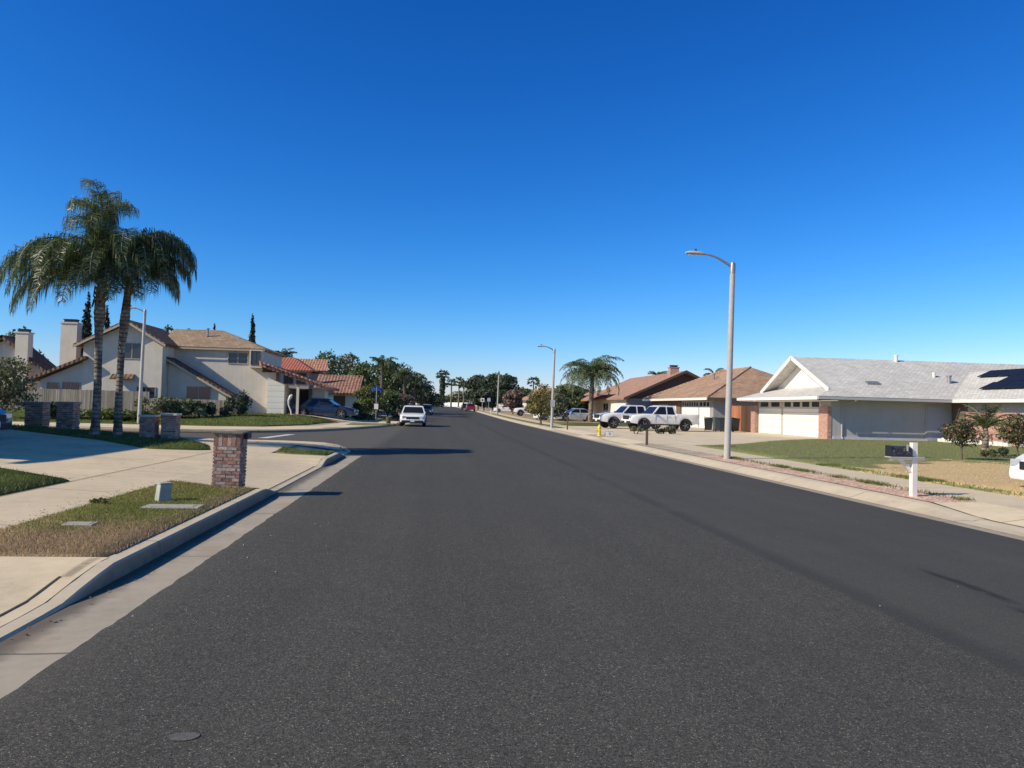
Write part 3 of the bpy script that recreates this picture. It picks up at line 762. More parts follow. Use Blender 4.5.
# ------------------------------------------------------------------ house parts
def pbox(mb, axis, plane, sign, a0, a1, z0, z1, depth, back=0.02):
    """a box lying on a wall: axis 'x' means the wall faces +-X"""
    lo, hi = (plane-back, plane+depth) if sign > 0 else (plane-depth, plane+back)
    if axis == 'x': mb.box(lo, hi, a0, a1, z0, z1)
    else: mb.box(a0, a1, lo, hi, z0, z1)
def window(parent, axis, plane, sign, a0, a1, z0, z1, frame=None, pane=None, mull=1, rows=0, fw=.06, name='window'):
    mb = MB(); d = .05
    pbox(mb, axis, plane, sign, a0-fw, a1+fw, z0-fw, z0, d); pbox(mb, axis, plane, sign, a0-fw, a1+fw, z1, z1+fw, d)
    pbox(mb, axis, plane, sign, a0-fw, a0, z0, z1, d); pbox(mb, axis, plane, sign, a1, a1+fw, z0, z1, d)
    for i in range(1, mull+1):
        c = a0+(a1-a0)*i/(mull+1); pbox(mb, axis, plane, sign, c-.025, c+.025, z0, z1, d-.015)
    for i in range(1, rows+1):
        c = z0+(z1-z0)*i/(rows+1); pbox(mb, axis, plane, sign, a0, a1, c-.02, c+.02, d-.02)
    fr = mb.build(name, frame or M['white'], parent)
    p = MB(); pbox(p, axis, plane, sign, a0-.01, a1+.01, z0-.01, z1+.01, .012); p.build('pane', pane or M['glass'], fr)
    return fr
def garage(parent, axis, plane, sign, a0, a1, z0, z1, wins, split, mat=None):
    """sectional door: solid below, a strip of lights on top"""
    mb = MB(); pbox(mb, axis, plane, sign, a0, a1, z0, split, .04)
    d = mb.build('garage_door', mat or M['doorwhite'], parent)
    s = MB(); pbox(s, axis, plane, sign, a0, a1, split+.004, z1, .035); s.build('light_strip', M['greyframe'], d)
    for i in range(wins):
        g0 = a0+(a1-a0)*(i+.14)/wins; g1 = a0+(a1-a0)*(i+.86)/wins
        q = MB(); pbox(q, axis, plane, sign, g0, g1, split+.12, z1-.1, .045); q.build('pane', M['glass'], d)
    return d
def wallbox(name, mat, parent, *boxes):
    mb = MB()
    for b in boxes: mb.box(*b)
    return mb.build(name, mat, parent)
def roofpart(parent, mat, quads, t=.14, name='roof'):
    mb = MB()
    for q in quads: mb.slab(q, t)
    return mb.build(name, mat, parent)
def chimney(parent, x0, x1, y0, y1, z0, z1, mat, cap=None):
    c = MB().box(x0, x1, y0, y1, z0, z1).build('chimney', mat, parent)
    k = MB().box(x0-.06, x1+.06, y0-.06, y1+.06, z1, z1+.1)
    k.build('coping', mat, c)
    a = MB(); xm, ym = (x0+x1)/2, (y0+y1)/2
    a.box(xm-(x1-x0)*.36, xm+(x1-x0)*.36, ym-(y1-y0)*.36, ym+(y1-y0)*.36, z1+.1, z1+.28)
    a.box(xm-(x1-x0)*.42, xm+(x1-x0)*.42, ym-(y1-y0)*.42, ym+(y1-y0)*.42, z1+.28, z1+.33)
    a.build('spark_arrester', cap or M['black'], c); return c

# ------------------------------------------------------------------ plants
def leafcloud(blobs, n, size, aspect=.55, droop=0, seed=0, shell=.55, flat=0):
    """leaf-sized quads scattered through ellipsoids [(cx,cy,cz,rx,ry,rz)]"""
    rg = np.random.default_rng(seed)
    vol = np.array([b[3]*b[4]+b[4]*b[5] for b in blobs]); cnt = np.maximum(1, (n*vol/vol.sum())).astype(int)
    V = []
    for b, k in zip(blobs, cnt):
        d = rg.normal(size=(k, 3)); d /= np.linalg.norm(d, axis=1)[:, None]
        r = (shell+(1-shell)*rg.random(k))**.7*(1+.16*np.sin(d[:, 0]*5+b[0]*3)*np.cos(d[:, 2]*6+b[1]))
        c = d*r[:, None]*np.array(b[3:6])+np.array(b[:3])
        nn = d+rg.normal(size=(k, 3))*.75; nn /= np.linalg.norm(nn, axis=1)[:, None]
        t = rg.normal(size=(k, 3)); t[:, 2] -= droop*2.0
        t -= nn*(t*nn).sum(1)[:, None]; t /= np.linalg.norm(t, axis=1)[:, None]+1e-9
        u = np.cross(nn, t)
        s = (size*(.55+.9*rg.random(k)))[:, None]
        q = np.stack([c-t*s, c+u*s*aspect, c+t*s, c-u*s*aspect], 1)
        V.append(q)
    V = np.concatenate(V); return V
def leafmesh(name, V, mat, parent):
    k = len(V); me = bpy.data.meshes.new(name)
    me.vertices.add(k*4); me.vertices.foreach_set('co', V.astype(np.float32).ravel())
    me.loops.add(k*4); me.loops.foreach_set('vertex_index', np.arange(k*4, dtype=np.int32))
    me.polygons.add(k); me.polygons.foreach_set('loop_start', np.arange(0, k*4, 4, dtype=np.int32))
    me.polygons.foreach_set('loop_total', np.full(k, 4, dtype=np.int32))
    me.update(calc_edges=True); me.validate(); me.materials.append(mat)
    o = bpy.data.objects.new(name, me); COL.objects.link(o); o.parent = parent; return o
def broadleaf(name, label, loc, h, w, mat='leafG', n=2600, leaf=.22, trunk=None, blobs=11, seed=1, cat='tree', group=None, bottom=.28, d=None, bark='bark'):
    t = thing(name, label, cat, loc, 0, group); rg = random.Random(seed); d = d or w
    th = trunk or max(.08, h*.025)
    mb = MB(); fork = h*bottom
    mb.tube([(0,0,-.1),(th*.3,0,fork*.5),(0,th*.2,fork)], [th*1.3, th, th*.85], 8)
    B = []
    for i in range(blobs):
        a = 2*math.pi*i/blobs*2.4+rg.uniform(-.5, .5); k = (i+.5)/blobs
        z = h*(bottom+.12+(1-bottom-.24)*k); rr = math.sin(math.pi*min(1, .2+.72*k))*.5
        q = rg.uniform(.35, .8)
        c = (math.cos(a)*w*.5*rr*2*q*.72, math.sin(a)*d*.5*rr*2*q*.72, z)
        s = rg.uniform(.2, .3)
        B.append((*c, w*s, d*s, h*rg.uniform(.11, .17)))
        if i % 2 == 0:
            mb.tube([(0,0,fork*.9), (c[0]*.4, c[1]*.4, (fork+z)*.5), (c[0]*.85, c[1]*.85, z)], [th*.7, th*.45, th*.15], 6)
    B.append((0, 0, h*.86, w*.2, d*.2, h*.13)); B.append((0, 0, h*(bottom+.3), w*.3, d*.3, h*.2))
    mb.build('trunk', M[bark], t, 40, world=False)
    leafmesh('crown', leafcloud(B, n, leaf, seed=seed), M[mat], t); return t
def shrub(name, label, loc, h, w, mat='leafG', n=700, leaf=.09, seed=1, group=None, d=None, cat='shrub'):
    t = thing(name, label, cat, loc, 0, group); rg = random.Random(seed); d = d or w
    mb = MB(); B = []
    k = max(4, int(w*3))
    for i in range(k):
        x = rg.uniform(-.36, .36)*w; y = rg.uniform(-.36, .36)*d; z = h*rg.uniform(.3, .68)
        B.append((x, y, z, w*rg.uniform(.16, .26), d*rg.uniform(.16, .26), h*rg.uniform(.24, .34)))
        mb.tube([(x*.25, y*.25, -.05), (x*.6, y*.6, z*.5), (x, y, z)], [.03, .02, .008], 5)
    mb.build('stems', M['bark'], t, world=False)
    leafmesh('foliage', leafcloud(B, n, leaf, seed=seed, shell=.35), M[mat], t); return t
def cypress(label, loc, h, w, seed=1, group='cypresses behind the two storey house'):
    t = thing('cypress_tree', label, 'tree', loc, 0, group)
    MB().tube([(0,0,-.1),(0,0,h*.5)], [w*.12, w*.06], 6).build('trunk', M['bark'], t, world=False)
    B = [(random.Random(seed+i).uniform(-.06, .06)*w, 0, h*(.12+.84*i/9), w*.5*math.sin(math.pi*min(.97, .25+.72*i/9))**.7, w*.5*math.sin(math.pi*min(.97, .25+.72*i/9))**.7, h*.085) for i in range(10)]
    leafmesh('crown', leafcloud(B, 3200, .17, .4, -.6, seed, .3), M['cypress'], t); return t

def frond(az, el, L, droop, leaf=.55, n=46, wid=.028, twist=0, rg=random, pw=1.25, hang=.7):
    """one feather frond: leaflet quads in two bent pieces and a rib; origin at the crown"""
    ca, sa = math.cos(az), math.sin(az)
    pts = []; e = el; p = Vector((0,0,0)); k = 14
    for i in range(k+1):
        pts.append(p.copy()); t = i/k
        e2 = el-droop*(t**pw)
        p = p+Vector((ca*math.cos(e2), sa*math.cos(e2), math.sin(e2)))*L/k
    V = []; Fc = []
    side = Vector((-sa, ca, 0))
    for j in range(n):
        t = .16+.84*(j+rg.random())/n; f = t*k; i = min(k-1, int(f)); q = pts[i].lerp(pts[i+1], f-i)
        d = (pts[i+1]-pts[i]).normalized(); up = side.cross(d).normalized()*-1
        ll = leaf*(math.sin(math.pi*min(1, .18+.78*t))**.6)*rg.uniform(.75, 1.15)
        for s in (-1, 1):
            o = (side*s*rg.uniform(.55, 1.0)+d*rg.uniform(.25, .75)+Vector((0,0,rg.uniform(-.45, .35)))).normalized()
            m1 = q+o*ll*.45; m2 = m1+(o*(1-hang)+Vector((0,0,-1))*hang+d*.1).normalized()*ll*.6
            wv = d.cross(o); wv = (d+Vector((rg.uniform(-.4,.4), rg.uniform(-.4,.4), rg.uniform(-.4,.4)))).normalized()*wid
            b = len(V); V += [q-wv*.6, q+wv*.6, m1+wv, m1-wv, m2]
            Fc += [(b, b+1, b+2, b+3), (b+3, b+2, b+4)]
    rib = MB().tube(pts, [.035*(1-.85*i/k)+.004 for i in range(k+1)], 5)
    return V, Fc, rib
def feather_palm(label, loc, trunk, fronds, group=None, part=True, mat='frond', wid=.028, n=46, leaf=.55, seed=3, dead=6, hang=.7):
    """trunk: [(x,y,z,r)] local; fronds: [(azimuth, elevation, length, droop)]"""
    rg = random.Random(seed)
    t = thing('palm_tree', label, 'palm tree', loc, 0, group)
    path = [p[:3] for p in trunk]; rad = [p[3] for p in trunk]
    P = []; Rr = []
    for i in range(len(path)-1):                                    # ringed stem
        a, b = Vector(path[i]), Vector(path[i+1]); L = (b-a).length; k = max(2, int(L/.09))
        for j in range(k):
            f = j/k; P.append(a.lerp(b, f)); Rr.append((rad[i]+(rad[i+1]-rad[i])*f)*(1.0 if j % 2 else 1.05)*rg.uniform(.98, 1.02))
    P.append(Vector(path[-1])); Rr.append(rad[-1])
    MB().tube(P, Rr, 14).build('trunk', M['trunkpalm' if part or mat == 'frond' else 'bark'], t, 0, world=False)
    top = P[-1]
    AV, AF, AR = [], [], MB()
    for az, el, L, dr, *pw in fronds:
        V, Fc, rib = frond(az, el, L, dr, leaf, n, wid, rg=rg, hang=hang, pw=pw[0] if pw else 1.25)
        if part:
            b = rib; k = len(b.v); b.cur = 1; fs = Fc
            vs = [v+top for v in b.v]+[v+top for v in V]
            faces = b.f+[tuple(i+k for i in f) for f in Fc]
            link_mesh('frond', vs, faces, None, t, uv=False, mats=[M[mat], M['frondrib']], midx=[1]*len(b.f)+[0]*len(Fc))
        else:
            k = len(AV); AV += [v+top for v in V]; AF += [tuple(i+k for i in f) for f in Fc]; AR.add([v+top for v in rib.v], rib.f)
    if not part:
        k = len(AV)
        link_mesh('crown', AV+AR.v, AF+[tuple(i+k for i in f) for f in AR.f], None, t, uv=False, mats=[M[mat], M['frondrib']], midx=[0]*len(AF)+[1]*len(AR.f))
    if dead:                                                       # ragged old leaf bases under the crown
        mb = MB()
        for i in range(dead*3):
            a = rg.uniform(0, 6.28); z = -rg.uniform(.05, 1.0); r0 = rad[-1]
            q = top+Vector((math.cos(a)*r0*.9, math.sin(a)*r0*.9, z))
            mb.tube([q, q+Vector((math.cos(a)*.12, math.sin(a)*.12, .12)), q+Vector((math.cos(a)*.18, math.sin(a)*.18, rg.uniform(-.2, .3)))], [.06, .04, .012], 5)
        mb.build('leaf_bases', M['deadfrond'], t, world=False)
    return t
def fan_palm(label, loc, h, crown, r=.22, seed=1, group=None, skirt=False, mat='frondfar'):
    t = thing('fan_palm', label, 'palm tree', loc, 0, group); rg = np.random.default_rng(seed)
    MB().tube([(0,0,-.2),(.05*h*.2,0,h*.5),(0,0,h)], [r*1.3, r, r*.8], 8).build('trunk', M['trunkpalm'], t, 40, world=False)
    V = []
    for i in range(46):                                            # round fans on stalks
        d = rg.normal(size=3); d[2] = abs(d[2])*1.0-.45; d /= np.linalg.norm(d)
        c = np.array([0, 0, h])+d*crown*.62
        for j in range(9):
            a = (j-4)*.33; s = np.cross(d, [0, 0, 1.]); s /= np.linalg.norm(s)+1e-6
            q = d*math.cos(a)+s*math.sin(a); q[2] -= .25
            e = c+q*crown*.42; wv = np.cross(q, d)*.12*crown*.35+np.array([0, 0, .05*crown])
            V.append([c-wv*.3, c+q*crown*.2-wv, e, c+q*crown*.2+wv])
    V = np.array(V); leafmesh('crown', V, M[mat], t)
    if skirt:
        B = [(0, 0, h*(.35+.06*i), r*3.2, r*3.2, h*.06) for i in range(10)]
        leafmesh('dead_skirt', leafcloud(B, 900, .45, .3, 1.5, seed), M['leafD'], t)
    return t

# ------------------------------------------------------------------ vehicles (built nose along +X)
def wheel(parent, x, y, r, w, rim='alloy', simple=False):
    pr = [(r*.62, -w/2), (r*.93, -w/2), (r, -w*.36), (r, w*.36), (r*.93, w/2), (r*.62, w/2)]
    o = link_mesh('wheel', *(lambda b: (b.v, b.f))(MB().lathe(pr, 20, (0,0,0), 'y', False)), M['rubber'], parent, smooth=35, loc=(x, y, r))
    if simple: return o
    s = 1 if y > 0 else -1; mb = MB()
    mb.lathe([(r*.615, 0), (r*.625, s*w*.5*.98)], 20, (0,0,0), 'y', False)
    for i in range(5):
        a = 2*math.pi*i/5
        mb.obox((math.cos(a)*r*.32, s*w*.40, math.sin(a)*r*.32), r*.3, .02, r*.085, Matrix.Rotation(-a, 3, 'Y'))
    mb.lathe([(r*.14, s*w*.3), (r*.14, s*w*.46), (.001, s*w*.47)], 10, (0,0,0), 'y')
    mb.build('rim', M[rim], o, world=False)
    d = MB().lathe([(r*.6, s*w*.12), (.001, s*w*.13)], 16, (0,0,0), 'y', False).build('brake_disc', M['black'], o, world=False)
    return o
def vehicle(name, label, cat, loc, heading, kind, paint, group=None, detail=2, L=None, W=None, roofrack=False, trim='black', rim='alloy'):
    S = dict(
     sedan=dict(L=4.7, W=1.82, r=.33, xf=1.38, xr=-1.40, sill=.21, top=[(-2.35,.78),(-2.25,.93),(-1.75,1.0),(-.9,.95),(.7,.94),(1.5,.86),(2.05,.74),(2.32,.60),(2.35,.48)],
        cab=dict(b0=1.02, t0=.22, t1=-.95, b1=-1.72, roof=1.45, belt=.93)),
     suv=dict(L=4.6, W=1.9, r=.36, xf=1.38, xr=-1.36, sill=.30, top=[(-2.3,.85),(-2.25,1.0),(-1.9,1.05),(.8,1.04),(1.3,1.03),(1.95,.93),(2.22,.80),(2.3,.62)],
        cab=dict(b0=1.0, t0=.42, t1=-1.95, b1=-2.22, roof=1.64, belt=1.02)),
     pickup=dict(L=5.4, W=1.92, r=.40, xf=1.72, xr=-1.55, sill=.46, top=[(-2.7,1.02),(-2.66,1.22),(-.86,1.24),(-.8,1.16),(.95,1.14),(1.05,1.18),(1.7,1.17),(2.35,1.10),(2.62,1.02),(2.7,.74)],
        cab=dict(b0=1.10, t0=.45, t1=-.70, b1=-.86, roof=1.82, belt=1.15), bed=(-2.58, -.95)),
    )[kind]
    k = (L or S['L'])/S['L']; W = W or S['W']; hw = W/2; r = S['r']
    t = thing(name, label, cat, loc, heading, group)
    xf, xr = S['xf']*k, S['xr']*k; Ra = r*1.2
    top = [(x*k, z) for x, z in S['top']]; x0, x1 = top[0][0], top[-1][0]
    xs = set([x for x, _ in top])
    n = 46
    for i in range(n+1): xs.add(x0+(x1-x0)*i/n)
    for c in (xf, xr):
        for a in range(0, 181, 15): xs.add(c+Ra*math.cos(R(a)))
        xs.add(c+Ra+.004); xs.add(c-Ra-.004)
    bed = S.get('bed')
    if bed: bed = (bed[0]*k, bed[1]*k); xs |= {bed[0], bed[0]+.01, bed[1], bed[1]-.01}
    xs = sorted(xs); mb = MB(); rows = []
    for x in xs:
        zt = lerp(x, top)
        e = max(0, (abs(x-(x0+x1)/2)-(x1-x0)*.36)/((x1-x0)*.14)); hwx = hw*(1-.12*e*e)
        zl = S['sill']+(.03 if kind == 'sedan' else .12)*max(0, e-.2)
        for c in (xf, xr):
            if abs(x-c) < Ra: zl = max(zl, r+math.sqrt(Ra*Ra-(x-c)**2)*.98)
        zl = min(zl, zt-.03); hgt = zt-zl
        deck = zt; inn = hwx*.86
        if bed and bed[0]+.005 <= x <= bed[1]-.005: deck = .74; inn = hwx*.9
        sec = [(.0, zl+.02), (hwx*.82, zl), (hwx*.965, zl), (hwx, zl+hgt*.32), (hwx*.992, zl+hgt*.72), (hwx*.955, zt-.035), (hwx*.92, zt), (inn, zt if deck == zt else zt-.01), (inn*.97, deck+(.02 if deck == zt else 0)), (0, deck+(.035 if deck == zt else 0))]
        rows.append([(x, y, z) for y, z in sec]+[(x, -y, z) for y, z in sec[-2:0:-1]])
    m = len(rows[0])
    mb.add([p for q in rows for p in q], [(i*m+j, i*m+(j+1) % m, (i+1)*m+(j+1) % m, (i+1)*m+j) for i in range(len(rows)-1) for j in range(m)]
           + [tuple(range(m-1, -1, -1)), tuple(range((len(rows)-1)*m, len(rows)*m))])
    mb.build('body', M[paint], t, 32, world=False)
    c = S['cab']; b0, t0, t1, b1, zf, zb = c['b0']*k, c['t0']*k, c['t1']*k, c['b1']*k, c['roof'], c['belt']
    wb, wt = hw*.93, hw*.74
    def pt(x, z, s):                                               # a point on the leaning cabin side
        f = (z-zb)/(zf-zb); return Vector((x, s*(wb+(wt-wb)*f), z))
    cb = MB(); zc = zf-.05
    ring = []
    low = [(b0, zb-.04), (t0+.08, zc-.03), (t0-.1, zc+.02), (t1+.1, zc+.02), (t1-.05, zc-.03), (b1, zb-.04)]
    vs = []
    for s in (1, -1):
        for x, z in low: vs.append(pt(x, z, s))
    for s in (1, -1):
        vs.append(Vector((t0-.14, s*wt*.78, zf))); vs.append(Vector((t1+.14, s*wt*.78, zf)))
    # 0-5 left, 6-11 right, 12,13 left roof, 14,15 right roof
    fs = [(5,4,3,2,1,0), (6,7,8,9,10,11), (0,1,7,6), (1,2,8,7), (4,5,11,10), (3,4,10,9), (2,3,13,12), (9,8,14,15), (12,13,15,14), (2,12,14,8), (3,9,15,13)]
    cb.add(vs, fs); cb.build('cabin', M[paint], t, 30, world=False)
    # glass
    def quadglass(nm, a, b, cc, d, off):
        P = [Vector(q) for q in (a, b, cc, d)]; nrm = (P[1]-P[0]).cross(P[3]-P[0]).normalized()
        mid = sum(P, Vector())/4
        if nrm.dot(mid-Vector(((t0+t1)/2, 0, zb+.2))) < 0: nrm = -nrm; P = P[::-1]
        MB().slab([p+nrm*off for p in P], .012).build(nm, M['carglass'], t, world=False)
    f0, f1 = .06, .90
    def L3(a, b, f): return Vector(a).lerp(Vector(b), f)
    wl, wu = (pt(b0, zb, 1), pt(t0+.08, zc-.03, 1)); wl2, wu2 = (pt(b0, zb, -1), pt(t0+.08, zc-.03, -1))
    A, B_ = L3(wl, wu, .08), L3(wl, wu, .95); A2, B2 = L3(wl2, wu2, .08), L3(wl2, wu2, .95)
    quadglass('windshield', L3(A, A2, .05), L3(A, A2, .95), L3(B_, B2, .95), L3(B_, B2, .05), .008)
    wl, wu = (pt(b1, zb, 1), pt(t1-.05, zc-.03, 1)); wl2, wu2 = (pt(b1, zb, -1), pt(t1-.05, zc-.03, -1))
    A, B_ = L3(wl, wu, .15), L3(wl, wu, .93); A2, B2 = L3(wl2, wu2, .15), L3(wl2, wu2, .93)
    quadglass('rear_window', L3(A, A2, .07), L3(A, A2, .93), L3(B_, B2, .93), L3(B_, B2, .07), .008)
    zlo, zhi = zb+.03, zc-.05
    fx = lambda z: b0+(t0-b0)*(z-zb)/(zf-zb); rx = lambda z: b1+(t1-b1)*(z-zb)/(zf-zb)
    xm = (t0+t1)/2+.05
    spans = [(lambda z: fx(z)-.12, lambda z: xm+.05), (lambda z: xm-.05, (lambda z: rx(z)+.14) if kind != 'suv' else (lambda z: t1+.72))]
    if kind == 'suv': spans.append((lambda z: t1+.62, lambda z: rx(z)+.16))
    for s in (1, -1):
        for fa, fb in spans:
            quadglass('side_window', pt(fa(zlo), zlo, s), pt(fb(zlo), zlo, s), pt(fb(zhi), zhi, s), pt(fa(zhi), zhi, s), .008)
    for x in (xf, xr):
        for s in (1, -1): wheel(t, x, s*(hw-.12), r, .24, rim, simple=detail < 1)
    # front and rear trim
    zn = lerp(x1-.1, top); hn = hw*.86
    for s in (1, -1):
        MB().obox((x1-.13, s*hn*.80, zn-.07), .14, hw*.15, .075, Matrix.Rotation(s*-.22, 3, 'Z')).build('headlight', M['lens'], t, world=False, bevel=.02)
        MB().obox((x0+.06, s*hn*.88, lerp(x0+.12, top)-.14), .07, hw*.09, .13, Matrix.Rotation(s*.18, 3, 'Z')).build('taillight', M['redlens'], t, world=False, bevel=.015)
    if detail < 1: return t
    MB().obox((x1-.01, 0, zn-.12), .035, hw*.50, .085 if kind != 'pickup' else .14).build('grille', M['black'], t, world=False, bevel=.01)
    MB().obox((x1-.03, 0, S['sill']+.10), .06, hw*.82, .10).build('bumper', M['black' if kind != 'sedan' else paint], t, world=False, bevel=.03)
    MB().obox((x0+.03, 0, S['sill']+.14), .07, hw*.84, .09).build('bumper', M['black' if kind == 'pickup' else paint], t, world=False, bevel=.03)
    MB().obox((x1+.035, 0, S['sill']+.15), .008, .15, .075).build('license_plate', M['plate'], t, world=False)
    for s in (1, -1):
        MB().obox((b0-.22, s*(hw+.07), zb+.09), .06, .10, .075).build('mirror', M[paint if kind == 'sedan' else 'black'], t, world=False, bevel=.02)
        for xx in (xm-.12, rx(zb)+.5 if kind != 'pickup' else b1+.22):
            MB().obox((xx, s*(hw*.992+.006), zb-.10), .09, .014, .018).build('door_handle', M[paint], t, world=False)
        for xx in (fx(zb)-.28, xm, b1+.12 if kind == 'pickup' else rx(zb)+.28):
            MB().obox((xx, s*(hw*.995), (zb+S['sill'])/2+.08), .006, .012, (zb-S['sill'])/2-.1).build('door_seam', M['black'], t, world=False)
    if kind in ('pickup', 'suv') and trim == 'black':
        for x in (xf, xr):
            for s in (1, -1):
                am = MB(); P = [(x+math.cos(R(a))*Ra, s*(hw*.985), r+math.sin(R(a))*Ra*.98) for a in range(0, 181, 15)]
                am.tube(P, .045, 6); am.build('wheel_arch', M['black'], t, 40, world=False)
        for s in (1, -1):
            MB().obox(((xf+xr)/2, s*hw*.94, S['sill']-.02), (xf-xr)/2-Ra, .06, .045).build('side_step', M['black'], t, world=False)
    if roofrack:
        for s in (1, -1): MB().tube([(t0-.2, s*wt*.8, zf+.05), (t1+.2, s*wt*.8, zf+.05)], .022, 6).build('roof_rail', M['black'], t, world=False)
    return t
# ================================================================== THINGS
def at(px, py, Y):
    """the point seen at a pixel, at distance Y along the street"""
    a, b = px-512, py-384; a, b = a*cr+b*sr, -a*sr+b*cr
    d = FWD*F+RGT*a-UPV*b; k = Y/d.y
    return Vector((d.x*k, Y, H+d.z*k))

# ---- street lamps
def street_lamp(label, loc, h, arm, rb, rt, group='tall concrete street lamps', side=-1):
    t = thing('street_lamp', label, 'street lamp', loc, 0, group); t.rotation_euler = (0, R(.75), 0)
    MB().tube([(0,0,-.2), (0,0,.02), (0,0,h*.5), (0,0,h)], [rb, rb, (rb+rt)/2, rt], 16).build('pole', M['lampconc'], t, 50, world=False)
    MB().lathe([(rt*1.12, h-.28), (rt*1.12, h-.02), (rt*.8, h+.06), (.001, h+.08)], 14).build('pole_cap', M['metal'], t, 40, world=False)
    P = [Vector((side*arm*f, 0, h-.1+arm*.36*math.sin(f*1.75))) for f in [i/10 for i in range(11)]]
    MB().tube(P, [.045-.02*i/10 for i in range(11)], 8).build('arm', M['metal'], t, 50, world=False)
    e = P[-1]; hd = MB()
    for i, (f, wy, hz) in enumerate([(0, .04, .04), (.12, .08, .06), (.35, .10, .075), (.55, .08, .05), (.6, .03, .02)]):
        pass
    rr = [(0, .05, .05), (.1, .09, .07), (.3, .115, .08), (.5, .10, .06), (.58, .05, .03)]
    vs = []; fs = []
    for f, wy, hz in rr:
        for k in range(10):
            a = 2*math.pi*k/10; z = math.sin(a)*hz
            vs.append((e.x+side*f-side*.06, math.cos(a)*wy, e.z-.01+(z if z > 0 else z*.55)+.03))
    for i in range(4):
        for k in range(10): fs.append((i*10+k, i*10+(k+1) % 10, (i+1)*10+(k+1) % 10, (i+1)*10+k))
    fs += [tuple(range(9, -1, -1)), tuple(range(40, 50))]
    hm = MB().add(vs, fs).build('lamp_head', M['greyframe'], t, 50, world=False)
    MB().lathe([(.035, 0), (.035, .07), (.001, .075)], 10, (e.x+side*.2, 0, e.z+.09)).build('photocell', M['black'], hm, world=False)
    MB().obox((e.x+side*.3, 0, e.z-.03), .14, .07, .012).build('lens', M['lens'], hm, world=False)
    return t
street_lamp('nearest tall pale concrete street lamp on the right verge beside the pink gravel', (9.07, 23.05, .15), 6.12, 1.02, .105, .078)
l2 = street_lamp('second street lamp on the right, with a small grey sign on its pole', (8.4, 55.2, .15), 5.75, .80, .105, .078)
MB().box(-.17, .17, -.135, -.115, 1.55, 2.05).build('sign_plate', M['greyframe'], l2, world=False)
street_lamp('slim pale street lamp across the side street, between the two palms and the tan house', (-16.0, 42.9, .15), 6.15, .55, .10, .07)

# ---- brick pillars of the near lot
def brick_pillar(label, loc, w, d, h, cap, group, tilt=0, soldier=True, seed=1, capt=.035, shades=None):
    t = thing('brick_pillar', label, 'brick pillar', loc, 0, group); t.rotation_euler = (0, tilt, 0)
    rg = random.Random(seed); mb = MB(); j = .011
    mb.cc = (.54, .48, .40); mb.box(-w/2+.012, w/2-.012, -d/2+.012, d/2-.012, -.1, h)
    PAL = shades or [(.38, .19, .13), (.42, .24, .17), (.28, .15, .11), (.48, .32, .24), (.52, .40, .32), (.40, .20, .14), (.44, .28, .21)]
    def course(z0, z1, length, off):
        for face in range(4):
            L = w if face % 2 == 0 else d
            x = -L/2-off
            while x < L/2-.01:
                a = max(x, -L/2); b = min(x+length-j, L/2)
                if b-a > .03:
                    kf = rg.uniform(.78, 1.2); mb.cc = tuple(c*kf for c in rg.choice(PAL))
                    o = rg.uniform(-.004, .007); zz0, zz1 = z0+rg.uniform(0, .004), z1-rg.uniform(0, .004)
                    if face == 0: mb.box(a, b, -d/2-o, -d/2+.05, zz0, zz1)
                    elif face == 2: mb.box(a, b, d/2-.05, d/2+o, zz0, zz1)
                    elif face == 1: mb.box(w/2-.05, w/2+o, a+.003, b-.003, zz0, zz1)
                    else: mb.box(-w/2-o, -w/2+.05, a+.003, b-.003, zz0, zz1)
                x += length
    z = 0; top = h-(.20 if soldier else 0); i = 0
    n = max(4, round(top/.058)); st = top/n
    for i in range(n): course(z, z+st-j, .16, .1*(i % 2)); z += st
    if soldier: course(top, h, .072, 0)
    mb.build('brickwork', M['brickcol'], t, world=False)
    MB().box(-w/2-.03, w/2+.03, -d/2-.03, d/2+.03, h+.004, h+.004+capt).build('cap', cap, t, world=False, bevel=.006)
    return t
capw = plain('pale_cap', (.62, .58, .5), .8, .08)
np_ = brick_pillar('nearest brick pillar, tumbled red and white bricks, at the end of the kerbside verge', (-3.42, 13.12, .145), .43, .44, .885, plain('mossy_cap', (.16, .145, .11), .9, .25, 12), 'brick mailbox pillars', R(1.0), True, 4)
MB().obox((.235, .05, .86), .055, .13, .05).build('mail_flap', M['black'], np_, world=False, bevel=.01)
brick_pillar('brick pillar with white cap, right one of the pair beside the two palm trunks', (-8.12, 24.3, .335), .43, .43, .73, capw, 'brick pillars along the shaded grass strip', 0, False, 5, .06)
brick_pillar('brick pillar with white cap, left one of the pair beside the two palm trunks', (-8.72, 24.2, .365), .43, .43, .64, capw, 'brick pillars along the shaded grass strip', 0, False, 6, .06)
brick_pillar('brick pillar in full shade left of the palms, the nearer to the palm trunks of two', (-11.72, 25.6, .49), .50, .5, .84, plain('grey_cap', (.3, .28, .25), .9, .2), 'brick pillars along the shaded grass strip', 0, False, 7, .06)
brick_pillar('brick pillar in full shade left of the palms, the farther from the palm trunks of two', (-12.95, 26.2, .5), .54, .5, .80, plain('grey_cap2', (.26, .25, .23), .9, .2), 'brick pillars along the shaded grass strip', 0, False, 8, .06)

